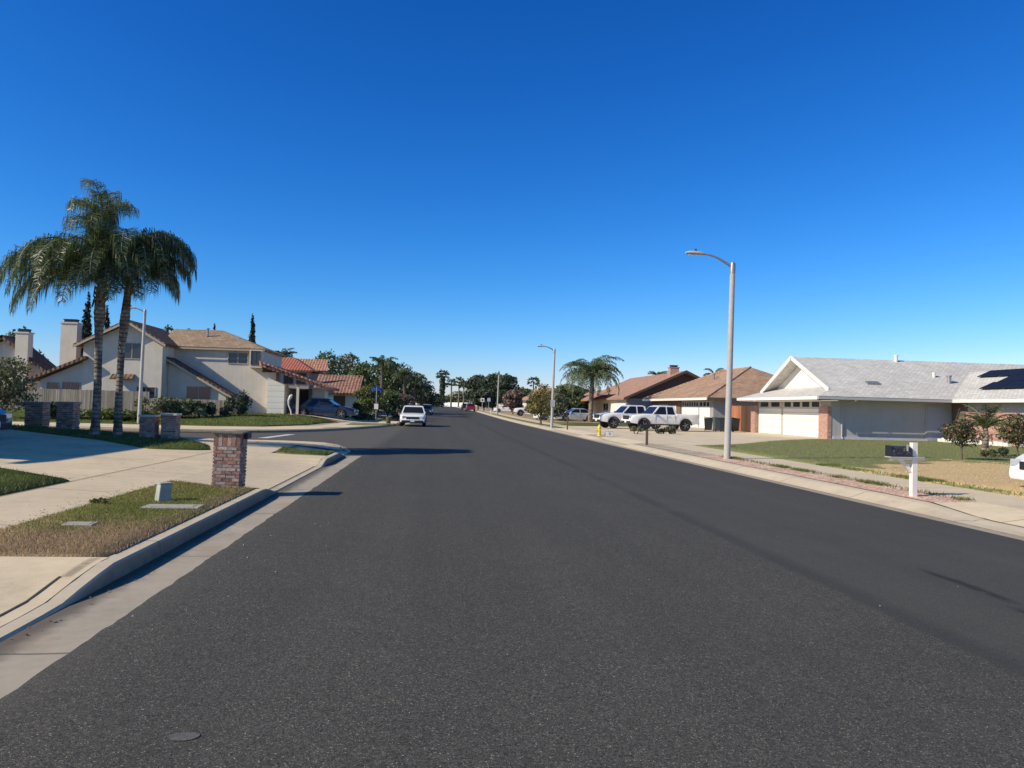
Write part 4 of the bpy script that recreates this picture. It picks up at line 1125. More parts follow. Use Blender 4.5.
# ---- small things on the near verge
ub = thing('utility_box', 'small leaning grey green utility box on the kerbside grass', 'utility box', (-3.78, 11.1, .15), R(8)); ub.rotation_euler = (R(-2), R(5), R(40))
MB().add([(-.09,-.08,-.06),(.09,-.08,-.06),(.09,.08,-.06),(-.09,.08,-.06),(-.08,-.07,.235),(.08,-.07,.25),(.08,.07,.25),(-.08,.07,.235)],
         [(0,3,2,1),(4,5,6,7),(0,1,5,4),(1,2,6,5),(2,3,7,6),(3,0,4,7)]).build('housing', M['greenbox'], ub, world=False, bevel=.012)
MB().obox((0,0,.252), .088, .078, .012, Matrix.Rotation(-.1, 3, 'Y')).build('lid', M['greenbox'], ub, world=False, bevel=.006)
for i, (x, y, a, b, lab) in enumerate([(-3.42, 10.45, .36, .17, 'flat concrete meter cover in the grass in front of the utility box'), (-3.92, 8.95, .16, .1, 'small half buried concrete cover in the dry end of the verge')]):
    pc = thing('meter_cover', lab, 'meter cover', (x, y, .15), R(2))
    MB().box(-a, a, -b, b, -.05, .032).build('slab', M['pad'], pc, world=False, bevel=.008)
    MB().box(-a*.75, a*.75, -b*.7, b*.7, .0325, .036).build('lid', M['pad'], pc, world=False)
rg = random.Random(5)
for i, (x, y) in enumerate([(-4.42, 10.6), (-4.46, 9.9), (-4.2, 10.2)]):                  # a tuft of weed at the walk's edge
    if i: continue
    shrub('weed_tuft', 'leafy weed growing over the edge of the foreground sidewalk', (x, y, .16), .10, .28, 'leafL', 150, .022, 3, cat='weed')

# ---- the two queen palms
G2 = 'tall palms on the grass strip'
def fr(rg, azs, els, Ls, drs): return list(zip(azs, els, Ls, drs))
A = R
f1 = [(A(180), A(46), 3.9, A(128)), (A(172), A(52), 3.8, A(142)), (A(190), A(50), 3.7, A(146)), (A(162), A(40), 3.3, A(132)), (A(216), A(44), 3.2, A(142)), (A(184), A(34), 3.4, A(122)), (A(200), A(44), 3.5, A(138)),
      (A(95), A(89), 3.6, A(180), 4.2), (A(268), A(88), 3.6, A(190), 4.0), (A(80), A(88), 3.4, A(200), 3.8), (A(285), A(87), 3.3, A(205), 3.6), (A(110), A(87), 3.2, A(205), 3.4), (A(250), A(86), 3.1, A(205), 3.2), (A(0), A(89), 3.0, A(215), 4.2), (A(180), A(89), 3.1, A(215), 4.2),
      (A(280), A(82), 2.9, A(200), 2.4), (A(258), A(80), 2.9, A(195), 2.2), (A(95), A(78), 2.8, A(195), 2.2),
      (A(262), A(64), 3.0, A(158)), (A(285), A(52), 2.8, A(150)), (A(315), A(56), 2.6, A(156)), (A(345), A(56), 2.3, A(160)), (A(245), A(36), 2.8, A(130)), (A(205), A(28), 3.0, A(122)), (A(275), A(30), 2.5, A(124)), (A(110), A(44), 2.5, A(142)), (A(80), A(46), 2.4, A(142)), (A(228), A(60), 3.3, A(158)), (A(250), A(54), 3.3, A(152)), (A(208), A(12), 3.1, A(104)), (A(232), A(6), 2.8, A(98)), (A(262), A(10), 2.5, A(100)), (A(188), A(14), 3.2, A(104)), (A(330), A(20), 2.2, A(112)), (A(300), A(14), 2.3, A(104))]
_p = feather_palm('left one of the two tall palms, its plume of fronds standing highest', (-9.88, 23.21, .50),
    [(0,0,-.2,.17), (.02,0,.4,.124), (.03,0,1.6,.107), (.0,0,3.0,.107), (.0,0,3.8,.165), (.0,0,4.3,.13), (.0,0,5.0,.08)], f1, G2, True, 'frond', .0115, 112, .86, 3, 9, .90); _p.scale = (.932,)*3
f2 = [(A(0), A(60), 2.9, A(152)), (A(12), A(50), 2.8, A(146)), (A(-14), A(54), 2.9, A(150)), (A(35), A(62), 2.8, A(156)), (A(-40), A(60), 2.8, A(158)),
      (A(70), A(58), 2.6, A(152)), (A(110), A(50), 2.3, A(148)), (A(150), A(52), 2.0, A(156)), (A(-75), A(62), 2.7, A(158)), (A(-100), A(50), 2.3, A(150)),
      (A(-130), A(52), 2.1, A(158)), (A(-20), A(74), 2.6, A(150)), (A(60), A(80), 2.4, A(140)), (A(-60), A(34), 2.4, A(132)), (A(4), A(34), 2.5, A(128)), (A(-30), A(26), 2.4, A(120)), (A(24), A(34), 2.5, A(130)), (A(-150), A(34), 1.9, A(128)), (A(-90), A(28), 2.1, A(122)), (A(-55), A(48), 2.6, A(146)), (A(20), A(72), 2.7, A(152))]
f2 = [(a, e, l*(.96 if math.cos(a) > .3 else 1.08), d) for a, e, l, d in f2]+[(A(a), A(e), l, A(104)) for a, e, l in ((-10, 10, 2.1), (16, 6, 2.1), (-45, 8, 2.2), (-80, 6, 2.3), (-120, 10, 2.0), (40, 10, 2.1), (-170, 12, 1.7))]
_p = feather_palm('right one of the two tall palms, its drooping dark crown hanging to the right', (-9.41, 23.67, .49),
    [(0,0,-.2,.16), (-.02,0,.4,.122), (-.02,0,1.6,.10), (.0,0,2.8,.10), (.06,0,3.6,.145), (.12,0,4.6,.10), (.14,0,5.5,.07)], f2, G2, True, 'frond', .0115, 112, .86, 8, 9, .90); _p.scale = (.932,)*3
# ---- off to the left: the neighbour's house that shades the driveway, and its car
h0 = thing('house', 'two storey tan house left of the near driveway', 'house', (-20.5, 18, .6))
wallbox('wall', M['cream'], h0, (-24, -16.2, 13.0, 24.2, .3, 5.2))
roofpart(h0, M['shingleT'], [[(-14.2, 12.6, 4.95), (-14.2, 24.9, 4.95), (-16.6, 20.6, 6.75), (-16.6, 12.6, 6.75)], [(-24.6, 24.9, 4.0), (-24.6, 12.6, 4.0), (-16.6, 12.6, 6.75), (-16.6, 20.6, 6.75)], [(-14.2, 24.9, 4.95), (-24.6, 24.9, 4.0), (-16.6, 20.6, 6.75)]])
garage(h0, 'x', -16.2, 1, 15.0, 20.0, .65, 2.9, 4, 2.35)
for a in (15, 19, 21.6): window(h0, 'x', -16.2, 1, a, a+1.5, 3.5, 4.6)
vehicle('parked_car', 'dark car in the shade at the left edge, only its nose in view', 'car', (-13.2, 19.9, .47), R(2), 'sedan', 'cdark', 'cars parked on driveways')

# ---- far left: chimney house, fence, olive tree
hf = thing('house', 'house with steep dark roof and tall chimney at the far left', 'house', (-33, 62, .6))
Y0 = 60.0
def gable_y(name, parent, mat, xs, y0, y1):
    """roof with its ridge along Y: xs = ((xl, zl), (xa, za), (xr, zr))"""
    (xl, zl), (xa, za), (xr, zr_) = xs
    return roofpart(parent, mat, [[(xl, y1, zl), (xl, y0, zl), (xa, y0, za), (xa, y1, za)], [(xr, y0, zr_), (xr, y1, zr_), (xa, y1, za), (xa, y0, za)]], .2, name)
def gwall(parent, mat, pts, y0, y1, name='wall'):
    """wall outline in X-Z given thickness from y0 to y1"""
    k = len(pts); vs = [(x, y0, z) for x, z in pts]+[(x, y1, z) for x, z in pts]
    fs = [tuple(range(k)), tuple(range(2*k-1, k-1, -1))]+[(i, i+k, (i+1) % k+k, (i+1) % k) for i in range(k)]
    return MB().add(vs, fs).build(name, mat, parent)
gwall(hf, M['cream'], [(-36, .3), (-29.2, .3), (-29.2, 3.3), (-32.2, 5.6), (-36, 3.4)], Y0, 62)
gable_y('roof', hf, M['tileD'], ((-36.6, 3.2), (-32.2, 5.95), (-28.6, 3.1)), Y0-.5, 62.2)
chimney(hf, -31.1, -30.2, Y0-.7, Y0, .3, 6.1, M['cream'])
window(hf, 'y', Y0, -1, -35, -33.6, 3.2, 4.2)
cfl = thing('wood_fence', 'tall weathered board fence between the far left house and the tan house', 'fence', (-26, 54, .5), 0)
def board_fence(parent, ax, ay, bx, by, z0, h, mat, bw=.14, gap=.006, cap=False):
    a = Vector((ax, ay, 0)); b = Vector((bx, by, 0)); d = (b-a); L = d.length; d.normalize(); nn = Vector((-d.y, d.x, 0))
    rot = Matrix(((d.x, nn.x, 0), (d.y, nn.y, 0), (0, 0, 1)))
    rg = random.Random(3); mb = MB(); n = int(L/bw)
    for i in range(n):
        c = a+d*(i+.5)*L/n; hh = h*rg.uniform(.985, 1.015)
        mb.obox((c.x, c.y, z0+hh/2), L/n/2-gap, .012+rg.uniform(0, .004), hh/2, rot)
    mb.build('boards', mat, parent)
    r = MB(); mid = (a+b)/2
    for z in (.25, .85): r.obox((mid.x+nn.x*.04, mid.y+nn.y*.04, z0+h*z), L/2, .02, .045, rot)
    r.build('rails', mat, parent)
    for i in range(int(L/2.4)+1):
        c = a+d*min(L, i*2.4); MB().obox((c.x+nn.x*.09, c.y+nn.y*.09, z0+h*.5), .045, .045, h*.5).build('post', mat, parent)
board_fence(cfl, -30.5, 54.2, -19.6, 54.2, .45, 1.55, M['woodgrey'])
cf2 = thing('wood_fence', 'low pale board fence behind the hedge of the tan house', 'fence', (-17, 52.5, .4), 0)
board_fence(cf2, -19.5, 52.6, -13.6, 52.6, .4, 1.15, M['woodgrey'])
broadleaf('olive_tree', 'grey green bushy olive tree at the left edge before the weathered fence', (-24.6, 46, .2), 3.5, 4.2, 'leafO', 4200, .09, .08, 11, 21, bottom=.12)
G5 = 'shrubs in front of the tan two storey house'
for i, (px, y, hh, ww, mt, lab) in enumerate([
    (62, 47, 1.0, 2.0, 'leafG', 'low dark shrub behind the shaded pillars left of the palms'), (112, 47, .75, 3.2, 'leafL', 'low pale green ground shrub seen between the two palm trunks'),
    (158, 49.5, 1.55, 2.4, 'leafO', 'tall loose olive shrub right of the slim lamp pole'), (180, 50, 1.35, 2.2, 'leafG', 'green shrub in the middle of the hedge under the lean-to windows'),
    (200, 50.5, 1.3, 2.2, 'leafO', 'dusty shrub at the right part of the hedge below the lean-to'), (216, 51.5, 1.1, 1.8, 'leafD', 'low shrub beside the dark round bush'),
    (237, 53, 1.75, 2.0, 'leafD', 'dark round bush against the wall of the tan house'), (140, 45.5, .7, 2.4, 'leafL', 'low yellow green shrub behind the pair of white capped pillars')]):
    p = at(px, 410, y); shrub('shrub', lab, (p.x, y, z_far(p.x, y)), hh, ww, mt, 1100, .10, 40+i, G5)

# ---- the tan two storey house
h1 = thing('house', 'large two storey tan house with brown tile roofs on the corner lot', 'house', (-18, 58, .6))
zg = .3
gwall(h1, M['cream'], [(-24.6, zg), (-19.3, zg), (-19.3, 5.35), (-21.6, 6.75), (-24.6, 5.2)], 55.5, 58.0)
MB().box(-24.6, -13.0, 58.004, 65, zg, 5.45).build('wall', M['cream'], h1)
MB().box(-12.996, -12.0, 58.004, 58.6, zg, 3.7).build('wall', M['cream'], h1)
gwall(h1, M['cream'], [(-19.28, zg), (-15.2, zg), (-15.2, 2.0), (-19.28, 4.15)], 56.7, 57.99)
gwall(h1, M['cream'], [(-27.4, zg), (-24.62, zg), (-24.62, 3.95), (-27.4, 2.65)], 55.6, 60)
gwall(h1, M['whitesiding'], [(-12.35, zg), (-11.15, zg), (-11.15, 2.75), (-12.35, 3.25)], 57.0, 58.6)
MB().box(-12.28, -8.6, 61.2, 64.5, zg, 2.6).build('wall', M['cream'], h1)
MB().box(-12.28, -11.2, 58.62, 61.19, zg, 2.6).build('wall', M['cream'], h1)
gable_y('roof', h1, M['tileD'], ((-25.1, 5.15), (-21.6, 7.0), (-18.95, 5.42)), 55.0, 62)
roofpart(h1, M['shingleT'], [[(-20.5, 57.65, 5.42), (-12.75, 57.65, 5.42), (-16.9, 61.6, 7.02), (-20.5, 61.6, 7.02)],
    [(-12.75, 57.65, 5.42), (-12.75, 65.6, 5.42), (-16.9, 61.6, 7.02)], [(-12.75, 65.6, 5.42), (-25, 65.6, 5.42), (-20.5, 61.6, 7.02), (-16.9, 61.6, 7.02)]], .16)
roofpart(h1, M['tileD'], [[(-14.7, 56.3, 1.95), (-14.7, 57.95, 1.95), (-19.27, 57.95, 4.55), (-19.27, 56.3, 4.55)]], .2)
roofpart(h1, M['tileD'], [[(-28.0, 60.3, 2.7), (-28.0, 55.0, 2.7), (-24.3, 55.0, 4.35), (-24.3, 60.3, 4.35)]], .2)
roofpart(h1, M['tileO'], [[(-8.1, 56.5, 2.72), (-8.1, 64.6, 2.72), (-12.9, 64.6, 4.35), (-12.9, 56.5, 4.35)]], .22)
mb = MB()                                                           # a row of round tile ends along the red roof's rake
for i in range(18):
    f = (i+.5)/18; c = Vector((-8.1-4.8*f, 56.45, 2.76+1.63*f))
    mb.obox((c.x, c.y, c.z+.03), .11, .17, .05, Matrix.Rotation(R(18.8), 3, 'Y'))
mb.build('rake_tiles', M['tileO'], h1)
mb = MB()
for a, b in (((-18.95, 55.0, 5.36), (-21.6, 55.0, 6.94)), ((-25.1, 55.0, 5.09), (-21.6, 55.0, 6.94)), ((-14.7, 56.28, 1.87), (-19.27, 56.28, 4.47))):
    a, b = Vector(a), Vector(b); d = b-a; ang = math.atan2(d.z, d.x); mb.obox((a+b)/2+Vector((0, -.03, -.13)), d.length/2, .025, .07, Matrix.Rotation(-ang, 3, 'Y'))
mb.build('fascia', M['beigetrim'], h1)
MB().box(-19.0, -12.8, 57.58, 57.62, 5.22, 5.34).build('fascia', M['beigetrim'], h1)
chimney(h1, -26.95, -25.85, 57.2, 57.9, zg, 6.75, M['cream'])
window(h1, 'y', 55.5, -1, -21.95, -20.75, 4.3, 5.35, frame=M['beigetrim'], fw=.045)
window(h1, 'y', 55.5, -1, -20.9, -19.7, 1.2, 2.3, frame=M['beigetrim'], fw=.045)
window(h1, 'y', 55.6, -1, -26.9, -26.2, 1.9, 2.45, mull=0, frame=M['beigetrim'], fw=.045); window(h1, 'y', 55.6, -1, -25.9, -24.8, 1.9, 2.5, frame=M['beigetrim'], fw=.045)
window(h1, 'y', 56.7, -1, -17.9, -16.3, 1.05, 2.45, frame=M['beigetrim'], fw=.045); 
window(h1, 'y', 58.0, -1, -15.45, -14.1, 4.3, 5.05, rows=0, frame=M['beigetrim'], fw=.045)
MB().box(-13.85, -12.95, 57.55, 58.0, 4.0, 5.3).build('box_window', M['cream'], h1)
window(h1, 'y', 57.55, -1, -13.7, -13.1, 4.25, 5.2, frame=M['browntrim'], fw=.045)
MB().slab([(-22.6, 55.0, 2.85), (-21.1, 55.0, 2.85), (-21.1, 55.49, 3.2), (-22.6, 55.49, 3.2)], .06).build('awning', M['tileD'], h1)
MB().box(-10.28, -10.1, 57.0, 57.18, zg, 2.75).build('porch_post', M['cream'], h1)
MB().box(-9.55, -8.62, 59.6, 61.19, zg, 2.7).build('wall', M['offwhite'], h1)
garage(h1, 'x', -8.6, 1, 61.4, 64.2, .6, 2.5, 3, 2.0)
MB().box(-10.9, -10.1, 61.15, 61.2, .6, 2.5).build('front_door', M['browntrim'], h1)
MB().lathe([(.09, 0), (.09, .5), (.14, .52), (.14, .6), (.001, .62)], 10, (-17.6, 60.0, 6.4)).build('roof_vent', M['metal'], h1)
MB().box(-15.3, -15.2, 57.95, 58.0, zg, 2.2).build('downpipe', M['offwhite'], h1)
gd = thing('garden_ornament', 'white slender curved ornament standing under the porch of the tan house', 'ornament', (-10.6, 56.6, .6))
MB().tube([(.1,0,-.05), (.02,0,.35), (-.14,0,.75), (-.15,0,1.05), (.0,0,1.35), (.1,0,1.5)], [.05, .05, .055, .07, .13, .02], 8).build('stem', M['white'], gd, 40, world=False)
MB().lathe([(.22, -.05), (.22, .02), (.1, .05), (.001, .06)], 12, (.1, 0, 0)).build('foot', M['white'], gd, world=False)
vehicle('parked_car', 'dark blue sedan parked on the driveway of the tan house', 'car', (-8.35, 58.2, .43), R(-4), 'sedan', 'cblue', 'cars parked on driveways')
for px, yy, hh, ww, lab in [(84, 72, 10.3, 1.15, 'tall dark cypress behind the chimney of the tan house, seen left of the palm trunks'), (104, 74, 9.3, .9, 'dark cypress hidden partly by the left palm trunk'), (250, 72, 8.9, .8, 'slim dark cypress rising behind the right end of the tan roof'), (212, 90, 9.7, .9, 'small cypress tip above the ridge of the tan house')]:
    p = at(px, 400, yy); cypress(lab, (p.x, yy, .4), hh, ww, int(px))
for px, yy, hh, ww, lab in [(165, 95, 10.2, 3.4, 'tree top showing above the left end of the tan ridge'), (184, 96, 9.9, 2.6, 'tree top showing over the middle of the tan ridge')]:
    p = at(px, 400, yy); broadleaf('tree', lab, (p.x, yy, .4), hh, ww, 'leafG', 900, .25, seed=int(px), group='tree tops behind the tan house')
p = at(14, 400, 82); broadleaf('tree', 'tree behind the far left house beside its chimney', (p.x, 82, .4), 7.8, 5.5, 'leafG', 1400, .22, seed=77)

# ---- two more houses behind on the left
h2 = thing('house', 'two storey house with bright red tile roof behind the tan house', 'house', (-17, 84, .5))
wallbox('wall', M['greywall'], h2, (-24, -13.4, 81, 90, .3, 4.9), (-13.39, -12.3, 82.5, 89, .3, 4.6))
roofpart(h2, M['tileR'], [[(-25, 80.3, 4.85), (-12.9, 80.3, 4.85), (-15.6, 84.5, 6.35), (-25, 84.5, 6.35)], [(-12.9, 80.3, 4.85), (-12.9, 90, 4.85), (-15.6, 86, 6.35), (-15.6, 84.5, 6.35)]])
roofpart(h2, M['tileO'], [[(-16, 84.2, 5.0), (-11.9, 84.2, 5.0), (-12.4, 87, 6.4), (-16, 87, 6.4)]])
for a in (-15.9, -14.6): window(h2, 'y', 81, -1, a, a+.9, 3.4, 4.5, frame=M['browntrim'])
MB().lathe([(.1, 0), (.1, .6), (.001, .62)], 8, (-18, 83.6, 6.3)).build('roof_vent', M['metal'], h2)
h3 = thing('house', 'single storey house with mottled clay tile roof left of the roadside trees', 'house', (-11, 74, .5))
wallbox('wall', M['offwhite'], h3, (-11.3, -7.7, 72.6, 80, .3, 2.55))
roofpart(h3, M['tileM'], [[(-11.6, 71.9, 2.5), (-7.3, 71.9, 2.5), (-7.3, 76, 4.3), (-11.6, 76, 4.3)], [(-7.3, 80.3, 2.5), (-11.6, 80.3, 2.5), (-11.6, 76, 4.3), (-7.3, 76, 4.3)]], .18)
gwall(h3, M['darkwall'], [(-7.72, 2.6), (-7.7, 2.6), (-7.7, 4.3), (-7.72, 4.3)], 75.5, 76.5)
garage(h3, 'y', 72.6, -1, -10.2, -8.6, .5, 2.3, 0, 2.2, M['browntrim']); window(h3, 'y', 72.6, -1, -11.1, -10.5, 1.2, 2.2, frame=M['browntrim'])
# ---- trees and small things along the left side
G6 = 'trees along the left side of the street'
def place(px, Y, zf=z_far): p = at(px, 400, Y); return (p.x, Y, zf(p.x, Y))
def top_h(px, py, Y, z0): return at(px, py, Y).z-z0
for i, (px, py, Y, w_, mt, kind, lab) in enumerate([
    (326, 351, 112, 7.6, 'leafG', 'b', 'broad tree behind the clay tiled roof, leftmost of the roadside trees'), (346, 352, 118, 7.0, 'leafO', 'b', 'loose grey green tree behind the mottled tile roof'),
    (362, 361, 104, 6.2, 'leafG', 'b', 'tree with pale gaps right of the mottled tile roof'), (383, 358, 112, 6.4, 'leafL', 'b', 'light green tree topping the roadside group'),
    (397, 363, 118, 7.0, 'leafD', 'b', 'dark dense tree right of the light green one'), (412, 371, 128, 7.0, 'leafD', 'b', 'dark tree where the roadside group slopes down'),
    (425, 383, 150, 6.5, 'leafD', 'b', 'small dark tree at the right end of the roadside group'),
    (368, 384, 68, 3.4, 'leafL', 'b', 'small yellow green tree beside the street name sign'), (388, 389, 74, 3.6, 'leafG', 'b', 'bushy green tree right of the street name sign'),
    (400, 393, 84, 3.4, 'leafP', 'b', 'brownish shrub tree behind the white parked vehicle'), (434, 394, 210, 9, 'leafD', 'b', 'far dark tree at the end of the street, left side')]):
    x, Y, z = place(px, Y); hh = top_h(px, py, Y, z)
    broadleaf('tree', lab, (x, Y, z), hh, w_, mt, 2600 if Y > 90 else 3000, .20 if Y > 90 else .11, seed=100+i, group=G6, bottom=.16)
x, Y, z = place(357, 64); shrub('shrub', 'low yellow green bush right of the dark blue sedan', (x, Y, z), 1.7, 2.0, 'leafL', 1000, .09, 61)
x, Y, z = place(366, 62); shrub('shrub', 'dark low bush at the foot of the small yellow green tree', (x, Y, z), .9, 2.0, 'leafD', 800, .09, 62)
def many_fronds(n, L, seed, up=.5):
    rg = random.Random(seed); return [(2*math.pi*i*.382, R(rg.uniform(15, 80)), L*rg.uniform(.8, 1.1), R(rg.uniform(85, 125))) for i in range(n)]
for i, (px, pt, Y, L, lab) in enumerate([(381, 357, 96, 2.6, 'feather palm standing out above the roadside trees'), (404, 369, 100, 2.6, 'feather palm in front of the dark trees'), (414, 376, 112, 2.4, 'feather palm lower on the slope of the tree group'), (421, 381, 120, 2.4, 'last feather palm before the street end'), (280, 350, 105, 2.4, 'small palm peeping over the red tile roof')]):
    x, Y, z = place(px, Y); hh = top_h(px, pt, Y, z)-1.2
    feather_palm(lab, (x, Y, z), [(0,0,-.1,.22), (.05,0,hh*.5,.18), (.02,0,hh-.8,.17), (0,0,hh,.1)], many_fronds(17, L, 20+i), 'feather palms among the roadside trees', False, 'frondfar', .05, 26, .6, 30+i, 0)
# street name sign
sg = thing('street_sign', 'street name sign with blue blades and a white plate, at the far corner', 'street sign', (-4.75, 60.5, .15))
MB().tube([(0,0,-.2), (0,0,2.75)], .035, 8).build('post', M['metal'], sg, world=False)
MB().box(-.45, .45, -.012, .012, 2.45, 2.68).build('name_blade', M['blue'], sg, world=False)
MB().box(-.012, .012, -.45, .45, 2.70, 2.93).build('name_blade', M['blue'], sg, world=False)
MB().box(-.16, .16, -.055, -.042, 1.0, 1.42).build('notice_plate', M['white'], sg, world=False)
ped = thing('utility_pedestal', 'short dark olive utility pedestal on the far verge before the white vehicle', 'pedestal', (-3.5, 56.2, .15))
MB().lathe([(.16, -.05), (.16, .34), (.19, .36), (.19, .44), (.12, .5), (.001, .51)], 14).build('body', M['olive'], ped, 40, world=False)
MB().lathe([(.175, .10), (.175, .14)], 14).build('band', M['black'], ped, world=False)
G7 = 'vehicles parked along the left side'
vehicle('parked_suv', 'white sport utility vehicle parked at the left kerb facing the camera', 'suv', (-1.72, 57.2, .0), R(-90), 'suv', 'cwhite', G7, roofrack=False).scale = (1, .97, .92)
vehicle('parked_car', 'dark car parked at the left kerb far behind the white one', 'car', (-1.55, 108, zr(108)), R(-90), 'sedan', 'cdark', G7, 1)
vehicle('parked_suv', 'white vehicle on a driveway just behind the white kerbside one', 'suv', (-4.6, 92, zr(92)+.15), R(-20), 'suv', 'cwhite', G7, 1)
vehicle('parked_car', 'reddish dusty car half hidden left of the white kerbside vehicle', 'car', (-5.6, 82, zr(82)+.15), R(-10), 'sedan', 'cpink', G7, 1)
vehicle('parked_car', 'pale car at the left kerb near the end of the street', 'car', (-1.5, 122, zr(122)), R(-90), 'sedan', 'csilver', G7, 1)

# ---- far end of the street
wl = thing('block_wall', 'long white block wall closing the far end of the street', 'wall', (8.6, 372, zr(372)), R(-38))
MB().box(-7.6, 7.6, 0, .3, -.3, 2.0).build('blockwork', plain('bright_white_wall', (.9, .87, .8), .7, .05), wl, world=False)
MB().box(-7.65, 7.65, -.06, .36, 2.004, 2.1).build('coping', M['white'], wl, world=False)
for i, (px, pt, Y, cw, sk, lab) in enumerate([(442, 371, 260, 2.6, True, 'tall shaggy fan palm with a thick skirt at the end of the street'), (451, 380, 300, 2.9, False, 'fan palm with bare trunk right of the shaggy one'), (458.5, 378, 330, 2.7, False, 'left one of a close pair of fan palms'), (463.5, 382, 330, 2.9, False, 'right one of a close pair of fan palms'), (470, 381, 300, 2.2, False, 'slim fan palm beside the big dark trees')]):
    x, Y, z = place(px, Y, lambda x, y: zr(y)); fan_palm(lab, (x, Y, z), top_h(px, pt, Y, z)-cw*.55, cw, .3, 50+i, 'fan palms at the end of the street', sk)
for i, (px, pt, Y, w_, mt, lab) in enumerate([(461, 391, 390, 24, 'leafL', 'pale green tree behind the far white wall'), (446, 396, 395, 14, 'leafD', 'dark tree behind the left end of the far white wall'),
    (478, 374, 185, 9.5, 'leafD', 'left dark crown of the big tree mass on the right'), (492, 373, 180, 10, 'leafD', 'middle dark crown of the big tree mass on the right'), (505, 374, 175, 9.5, 'leafD', 'right dark crown of the big tree mass on the right'), (484, 388, 160, 7, 'leafD', 'dark low tree in front of the big tree mass'),
    (520, 388, 190, 9, 'leafG', 'green tree behind the reddish bush'), (513, 389, 125, 4.5, 'leafP', 'large reddish bush beyond the pale pole'),
    (541, 383, 64, 2.8, 'leafY', 'small tree with yellowing leaves on the right verge'), (553, 390, 76, 3.4, 'leafO', 'grey green tree right of the yellowing tree'),
    (566, 384, 104, 6.5, 'leafG', 'green tree behind the two silver cars'), (580, 388, 112, 6.5, 'leafD', 'dark tree behind the palm on the right lawn'), (558, 396, 92, 4.5, 'leafD', 'dark shrubby tree behind the silver cars'), (537, 394, 88, 3.6, 'leafD', 'dark low tree behind the yellowing tree')]):
    zf = (lambda x, y: zr(y)) if Y > 380 else z_right
    x, Y, z = place(px, Y, zf); hh = top_h(px, pt, Y, z)
    broadleaf('tree', lab, (x, Y, z), hh, w_, mt, 1500 if mt == 'leafY' else 3200, .10 if Y < 80 else .22 if Y < 150 else .34, seed=200+i, group='trees along the right side of the street', bottom=.13, d=min(w_, 8))
x, Y, z = place(533, 230, z_right); fan_palm('lone fan palm rising behind the yellowing tree', (x, Y, z), top_h(533, 378, Y, z)-1.2, 2.2, .25, 81)
for i, (px, pt, Y, lab) in enumerate([(657, 372, 130, 'palm crown above the chimney roof on the right'), (714, 370, 125, 'palm crown showing above the brown roof ridge')]):
    x, Y, z = place(px, Y, z_right); hh = top_h(px, pt, Y, z)-1.0
    feather_palm(lab, (x, Y, z), [(0,0,-.1,.22), (.05,0,hh*.5,.18), (0,0,hh,.12)], many_fronds(16, 2.6, 70+i), 'palm crowns behind the right houses', False, 'frondfar', .05, 26, .6, 73+i, 0)

# ---- right side: vehicles
G8 = 'vehicles parked on the right side'
vehicle('pickup_truck', 'white pickup truck with black wheels, the nearer of the two by the bins', 'pickup truck', (16.15, 53.9, .17), R(180+10), 'pickup', 'cwhite', G8, 2, rim='darkalloy')
vehicle('pickup_truck', 'white pickup truck with dark roof rack, the farther of two, its grille toward the street', 'pickup truck', (15.0, 57.7, .17), R(180+8), 'pickup', 'cwhite', G8, 2, L=5.7, W=2.0, roofrack=True)
vehicle('parked_car', 'silver sedan on the driveway left of the palm, the nearer of two', 'car', (15.45, 84.2, z_right(15, 84)+.01), R(180+7), 'sedan', 'csilver', G8)
vehicle('parked_car', 'white sedan behind the nearer silver sedan, mostly hidden', 'car', (13.6, 87.2, z_right(14, 88)+.01), R(180+9), 'sedan', 'cwhite', G8)
vehicle('pickup_truck', 'white pickup truck half hidden behind the yellowing tree', 'pickup truck', (14.0, 112, z_right(14, 112)), R(180), 'pickup', 'cwhite', G8, 1)
vehicle('parked_car', 'white sedan on a driveway beside the pale pole', 'car', (13.2, 146, z_right(13, 146)), R(180), 'sedan', 'cwhite', G8, 1)
vehicle('parked_suv', 'dark red vehicle at the right kerb before the far trees', 'suv', (7.0, 160, zr(160)), R(90), 'suv', 'cred', G8, 1)
vehicle('parked_suv', 'dark vehicle parked at the right kerb beyond the red one', 'suv', (6.9, 186, zr(186)), R(90), 'suv', 'cdark', G8, 1)
vehicle('parked_car', 'white car with dark windshield at the right edge of the photo', 'car', (14.65, 14.4, .13), R(180-4), 'sedan', 'cwhite', G8, trim='paint')

# ---- right side: verge furniture
mbx = thing('mailbox', 'white post with a dark mailbox on the pink gravel verge', 'mailbox', (8.80, 13.3, .15))
MB().box(-.05, .055, -.05, .05, -.2, .985).build('post', M['white'], mbx, world=False, bevel=.006)
MB().box(-.45, .2, -.035, .035, .66, .70).build('crossarm', M['white'], mbx, world=False, bevel=.004)
MB().obox((-.16, 0, .57), .16, .025, .03, Matrix.Rotation(R(45), 3, 'Y')).build('brace', M['white'], mbx, world=False)
MB().box(-.50, .16, -.10, .10, .702, .722).build('tray', M['greyframe'], mbx, world=False)
P = [(-.095, 0)]+[(-.095*math.cos(a), .11+.085*math.sin(a)) for a in [math.pi*i/8 for i in range(9)]]+[(.095, 0)]
vs = [(-.48, y, .724+z) for y, z in P]+[(-.09, y, .724+z) for y, z in P]; k = len(P)
bx_ = MB().add(vs, [tuple(range(k)), tuple(range(2*k-1, k-1, -1))]+[(i, i+k, (i+1) % k+k, (i+1) % k) for i in range(k)]).build('box', plain('dark_mailbox', (.04, .05, .075), .5, .5, 16, .1), mbx, world=False)
MB().box(-.497, -.482, -.10, .10, .722, .925)  .build('door', M['black'], bx_, world=False, bevel=.02)
